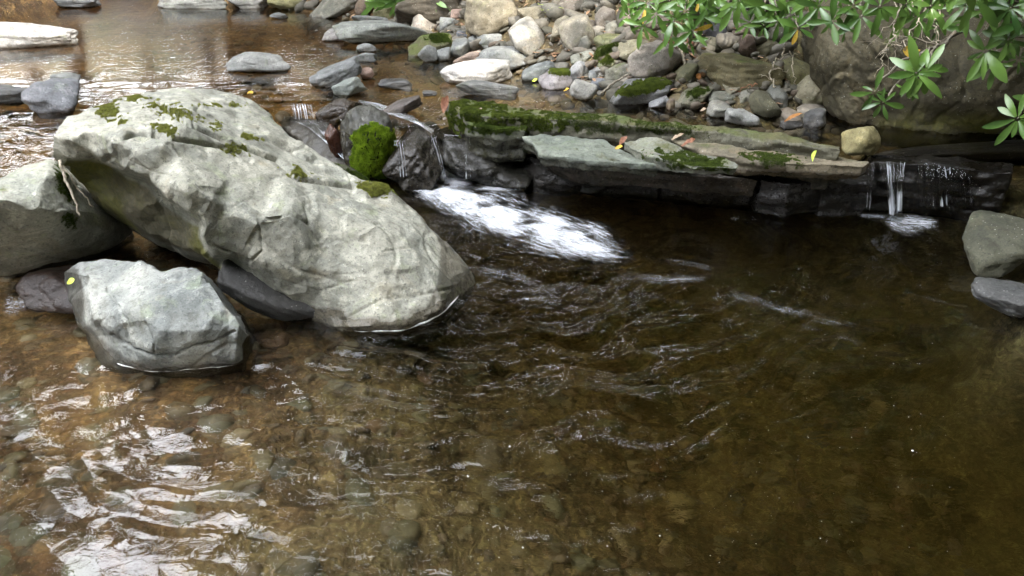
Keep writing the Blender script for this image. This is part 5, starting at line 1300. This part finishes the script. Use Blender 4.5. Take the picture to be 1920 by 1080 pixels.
def shade_thicket():  # foliage above the frame, added to darken the right bank
    r = np.random.default_rng(31); n = 15000
    c = np.stack([r.uniform(1.7, 4.8, 60), r.uniform(3.2, 6.8, 60), r.uniform(1.95, 3.1, 60)], 1)
    p = c[r.integers(0, 60, n)] + r.normal(0, .34, (n, 3)) * [1, 1, .6]
    g = p - SUNV * ((p[:, 2] - 0.4) / SUNV[2])[:, None]; p = p[~lit_at(g[:, 0], g[:, 1], .14)]
    p = p[(p[:, 2] > 1.66) & (p[:, 0] > 0.35 + 0.2 * np.abs(p[:, 1] - 4.5))]
    root = bpy.data.objects.new('rhododendron', None); C.objects.link(root); base = np.array([3.9, 5.6, 1.0]); root.location = base
    tag(root, 'unseen rhododendron thicket added to shade the right bank and the dark hollow', 'shrub')
    PT = Parts()
    for k in range(26): PT.add(*tube(wiggle(base, c[k], 12, .2, k), .03, .008, 6))
    V, Fc = PT.arr(); link('stem', mk_mesh('stem', V - base, Fc), M_STEM, root)
    r2 = np.random.default_rng(5); V, Fc = leaf_cards(p, .17, .2, 5)
    link('foliage', mk_mesh('foliage', V - base, Fc, False), M_LEAF, root)
# grass tuft among the sunlit stones
def grass_tuft(px, py, d, label, n=26):
    PT = Parts(); c = PD(px, py, d)
    for k in range(n):
        a = random.uniform(0, 6.28); L = random.uniform(.06, .16)
        q = [c, c + np.array([math.cos(a) * L * .3, math.sin(a) * L * .3, L * .7]), c + np.array([math.cos(a) * L * .8, math.sin(a) * L * .8, L * .75])]
        PT.add(*tube(q, .0035, .001, 4))
    V, Fc = PT.arr(); Vc, o0 = centred(np.array(V))
    tag(link('grass_tuft', mk_mesh('grass_tuft', Vc, Fc), M_LIME, loc=o0), label, 'grass')
grass_tuft(940, 72, 6.6, 'thin bright grass tuft beside the rounded grey stone')
grass_tuft(1035, 40, 6.3, 'pale grass tuft among the tan stones at the top edge')
# leaf litter
_OH = True
n = 3200
lx = RNG.uniform(-3, 3.4, n); ly = RNG.uniform(4.2, 11, n); b_ = sdist(lx, ly, BANK); k = (b_ > 0.05) & (b_ < 4); lx, ly = lx[k], ly[k]
PT = Parts()
for x, y, z in zip(lx, ly, terrain(lx, ly)):
    V, Fc = leaf_geo(random.uniform(.04, .1), random.uniform(.02, .04), .3, random.uniform(-.3, .3), 4)
    a = random.uniform(0, 6.28)
    PT.add(V @ frame([math.cos(a), math.sin(a), random.uniform(-.3, .5)], [0, 0, 1]).T + np.array([x, y, z + .035]), Fc)
V, Fc = PT.arr()
tag(link('leaf_litter', mk_mesh('leaf_litter', V, Fc), M_LITTER), 'dry brown leaves scattered among the bank stones', kind='stuff')

# ------------------------------------------------------------------ forest seen in the reflections, and leaf screens added for shade
LIT = []
for q3, rr_ in (((-.24, 5.46, .37), .40), ((-.02, 6.40, .60), .34), ((.16, 6.05, .56), .24), ((.35, 6.7, .8), .42), ((-4.0, 6.77, .38), .75), ((.32, 5.37, .36), .13), ((-.79, 7.32, .4), .2), ((.62, 5.9, .6), .14),
                ((1.05, 4.95, 1.3), .22), ((1.6, 4.75, 1.35), .12), ((.95, 5.5, .5), .10), ((-1.7, 2.53, 0), .22), ((-1.35, 2.2, 0), .2), ((-2.9, 8.8, .35), .3), ((2.2, 4.0, 1.2), .12)):
    q3 = np.array(q3) - SUNV * ((q3[2] - 0.3) / SUNV[2]); LIT.append((q3[0], q3[1], rr_, rr_))
def lit_at(x, y, m=0.0):
    k = np.zeros(np.shape(x), bool)
    for cx, cy, rx, ry in LIT: k |= ((x - cx) / (rx + m)) ** 2 + ((y - cy) / (ry + m)) ** 2 < 1
    return k
def leaf_cards(P0, size, flat=0.0, seed=0):
    r = np.random.default_rng(seed); n = len(P0)
    N = r.normal(size=(n, 3)); N[:, 2] = np.abs(N[:, 2]) + flat; N /= np.linalg.norm(N, axis=1)[:, None]
    a = np.cross(N, r.normal(size=(n, 3))); a /= np.linalg.norm(a, axis=1)[:, None]; b = np.cross(N, a)
    s = (size * r.uniform(.7, 1.3, n))[:, None]
    q = np.stack([P0 - a * s * .5, P0 - a * s * .05 + b * s * .26, P0 + a * s * .5 - N * s * .12, P0 - a * s * .05 - b * s * .26], 1)
    return q.reshape(-1, 3), np.arange(4 * n).reshape(n, 4)
def tree(x, y, h, rad, crown, label, seed, leafsize=0.3, trunk=0.16, nleaf=3000, name='tree', sunfilter=False):
    r = np.random.default_rng(seed)
    z0 = float(terrain(np.array([x]), np.array([y]), False)[0]) - 0.1
    h += z0
    root = bpy.data.objects.new(name, None); C.objects.link(root); root.location = (x, y, z0)
    tag(root, label, 'tree', 'forest trees around the stream')
    base = np.array([x, y, z0]); PT = Parts()
    top = np.array([x + r.normal() * .4, y + r.normal() * .4, h])
    tr = wiggle(base, top, 14, .35, seed)
    PT.add(*tube(tr, trunk, trunk * .25, 10))
    tips = []
    for k in range(14):
        j = r.integers(6, 13); a = r.uniform(0, 6.28); L = rad * r.uniform(.5, .95)
        e = tr[j] + np.array([math.cos(a) * L, math.sin(a) * L, r.uniform(.1, .5) * L])
        br = wiggle(tr[j], e, 7, .25, seed + k); PT.add(*tube(br, trunk * .3, .012, 5)); tips += [br[3], br[5], br[6]]
    V, Fc = PT.arr(); link('trunk', mk_mesh('trunk', V - base, Fc), M_BARK, root)
    tips = np.array(tips); c = tips[r.integers(0, len(tips), nleaf)]
    p = c + r.normal(0, rad * .2, (nleaf, 3)) * np.array([1, 1, .7])
    pn = noise3(p * 1.1 + seed); p = p[pn > -0.25]
    if sunfilter:
        g = p - SUNV * ((p[:, 2] - 0.3) / SUNV[2])[:, None]; p = p[~lit_at(g[:, 0], g[:, 1], .1)]
    V, Fc = leaf_cards(p, leafsize, .2, seed)
    link('crown', mk_mesh('crown', V - base, Fc, False), M_CROWN, root)
    return root
TS = []
# beyond the calm pool : sunlit, open wood
for i, (x, y, h, rad, tk, nl) in enumerate([(-9.5, 16, 9, 2.2, .16, 1500), (-7.6, 14.2, 7, 1.7, .2, 900), (-6.4, 17, 9, 2.2, .15, 1400), (-5.0, 14.5, 8, 1.6, .14, 900), (-3.6, 17.5, 11, 2.6, .2, 2600), (-2.2, 14.0, 9, 2.2, .22, 2200),
                                          (-0.6, 12.5, 9, 2.6, .2, 3200), (1.4, 11.0, 9, 2.8, .2, 4200), (3.6, 9.5, 8.5, 2.8, .22, 4200), (5.5, 8.0, 8, 2.8, .2, 3600), (-1.2, 20, 14, 3.5, .25, 3600), (2.5, 17, 13, 3.5, .25, 4200), (6, 13, 12, 3.5, .25, 4200), (-11.5, 12, 8, 2.0, .2, 900), (-14, 20, 11, 3.2, .25, 2600), (-10.5, 23, 12, 3.4, .25, 2800), (-7, 22, 11, 3.2, .2, 2600), (-4, 24, 13, 3.4, .25, 2800), (-8.6, 19, 9, 2.4, .12, 1600), (-5.6, 18.5, 9, 2.4, .13, 1600)]):
    tree(x, y, h, rad, None, ['slender', 'stout', 'leaning', 'forked'][i % 4] + ' broadleaf tree standing on the far leafy slope', 40 + i, .34, tk, nl)
# leafy surround added to block the sky, openings cut for light and glints
def dome():
    r = np.random.default_rng(99)
    n = 90000
    az = r.uniform(-math.pi, math.pi, n); sel = r.uniform(0.03, 1.0, n); el = np.arcsin(sel)
    D = np.stack([np.sin(az) * np.cos(el), np.cos(az) * np.cos(el), np.sin(el)], 1)
    R = 12.5 + r.uniform(-1.6, 1.6, n)
    p = np.array([0, 3.0, 0.4]) + D * R[:, None] * np.array([1, 1, 0.85])
    def gapdist(azd, eld):
        a, e = math.radians(azd), math.radians(eld)
        g = np.array([math.sin(a) * math.cos(e), math.cos(a) * math.cos(e), math.sin(e)])
        v = p - np.array([0, 1.8, 0.3]); v /= np.linalg.norm(v, axis=1)[:, None]
        return np.degrees(np.arccos((v @ g).clip(-1, 1)))
    nz = noise3(D * 5.0) * 20 + noise3(D * 13.0) * 14
    open_ = gapdist(*GAP[:2]) + nz < GAP[2]
    for ga in ((-37, 40, 6.6), (-41, 29, 3.5), (-25, 42, 1.6), (-20, 46, 1.2), (-6, 36, 1.1), (3, 33, .9), (9, 30, .9), (-13, 38, 1.0), (14, 36, .7), (-3, 42, .8), (-34, 15, 3.2)): open_ |= gapdist(*ga[:2]) + nz * .12 < ga[2]
    low = (np.degrees(el) < 15) & (np.degrees(az) > -50) & (np.degrees(az) < -4)
    holes = noise3(D * 16 + 4) > 0.7
    k = ~(open_ | low | holes)
    k &= ~((noise3(D * 24 + 9) > 0.17) & (np.degrees(el) > 20) & (np.degrees(el) < 56) & (np.abs(np.degrees(az) - 8) < 30))
    g = p - SUNV * ((p[:, 2] - 0.3) / SUNV[2])[:, None]; k &= ~lit_at(g[:, 0], g[:, 1], .42)
    hz = terrain(p[:, 0], p[:, 1], False); k &= p[:, 2] > hz + 0.2
    p = p[k]; az = az[k]
    names = ['behind the camera on the left', 'behind the camera', 'behind the camera on the right', 'over the right bank', 'beyond the right bank', 'ahead beyond the stony bank', 'ahead on the left', 'on the left bank']
    sec = np.floor((az + math.pi) / (2 * math.pi) * 8).astype(int) % 8
    for i in range(8):
        q = p[sec == i]
        a = -math.pi + (i + 0.5) * math.pi / 4
        x, y = 12.5 * math.sin(a), 3 + 12.5 * math.cos(a)
        z0 = float(terrain(np.array([x]), np.array([y]), False)[0]) - .1
        base = np.array([x, y, z0])
        root = bpy.data.objects.new('tree', None); C.objects.link(root); root.location = base
        tag(root, 'added leafy screen blocking the sky over the stream ' + ['from behind the left bank', 'from behind on the left', 'from behind on the right', 'from behind the right bank', 'from the right', 'from the far right', 'from the far left', 'from the left'][i], 'tree', 'forest trees around the stream')
        PT = Parts(); top = np.array([x * .72, 3 + (y - 3) * .72, 9.5]); tr = wiggle(base, top, 14, .5, i); PT.add(*tube(tr, .26, .08, 10))
        if len(q):
            for k2 in range(14):
                PT.add(*tube(wiggle(tr[r.integers(4, 13)], q[r.integers(len(q))], 8, .3, i * 20 + k2), .06, .012, 5))
        V, Fc = PT.arr(); link('trunk', mk_mesh('trunk', V - base, Fc), M_BARK, root)
        if len(q):
            V, Fc = leaf_cards(q, .62, .1, i); link('crown', mk_mesh('crown', V - base, Fc, False), M_CROWN, root)
GAP = (-92, 66, 27)
shade_thicket()
dome()
# unseen leaf layers added to block the sun, holes left for sun spots
def sun_screen(x, y, cx0, cx1, cy0, cy1, label, seed, extra):
    zc = 11.0
    r = np.random.default_rng(seed)
    sh = SUNV * ((zc) / SUNV[2])
    gx = np.arange(cx0, cx1, .16); gy = np.arange(cy0, cy1, .16)
    GX, GY = np.meshgrid(gx, gy); q = np.stack([GX.ravel(), GY.ravel(), 0 * GX.ravel() + .3], 1)
    q = np.concatenate([q, q + [.08, .08, 0]]) + np.r_[r.normal(0, .03, (2 * GX.size, 1)).T, r.normal(0, .03, (2 * GX.size, 1)).T, np.zeros((1, 2 * GX.size))].T
    q = q[~lit_at(q[:, 0], q[:, 1], .13)]
    zc_ = zc + r.uniform(-1.5, 1.5, len(q))
    p = q + SUNV * (zc_ / SUNV[2])[:, None]
    root = bpy.data.objects.new('tree', None); C.objects.link(root); root.location = (x, y, 0.3)
    tag(root, label, 'tree', 'forest trees around the stream')
    base = np.array([x, y, .3]); PT = Parts()
    c = p.mean(0); tr = wiggle(base, c, 16, .5, seed); PT.add(*tube(tr, .32, .1, 12))
    for k in range(16):
        e = p[r.integers(len(p))]; PT.add(*tube(wiggle(tr[r.integers(9, 15)], e, 8, .3, seed + k), .07, .015, 6))
    V, Fc = PT.arr(); link('trunk', mk_mesh('trunk', V - base, Fc), M_BARK, root)
    a = SUNV
    N = a + r.normal(0, .25, (len(p), 3)); N /= np.linalg.norm(N, axis=1)[:, None]
    t = np.cross(N, r.normal(size=(len(p), 3))); t /= np.linalg.norm(t, axis=1)[:, None]; b = np.cross(N, t); s = .2
    V = np.stack([p - t * s * .7, p + b * s * .5, p + t * s * .7, p - b * s * .5], 1).reshape(-1, 3)
    link('crown', mk_mesh('crown', V - base, np.arange(len(V)).reshape(-1, 4), False), M_CROWN, root)
sun_screen(3.5, -6, -4.6, .2, .6, 5.2, 'unseen leafy sun screen added behind the camera to shade the lower pool', 71, 0)
sun_screen(7.5, -3, .2, 6.2, .6, 5.2, 'unseen leafy sun screen added behind the camera to shade the right bank', 72, 0)
sun_screen(8.5, -1, -4.2, 6.2, 5.2, 8.6, 'unseen leafy sun screen added to shade the upper pool from the right', 73, 0)
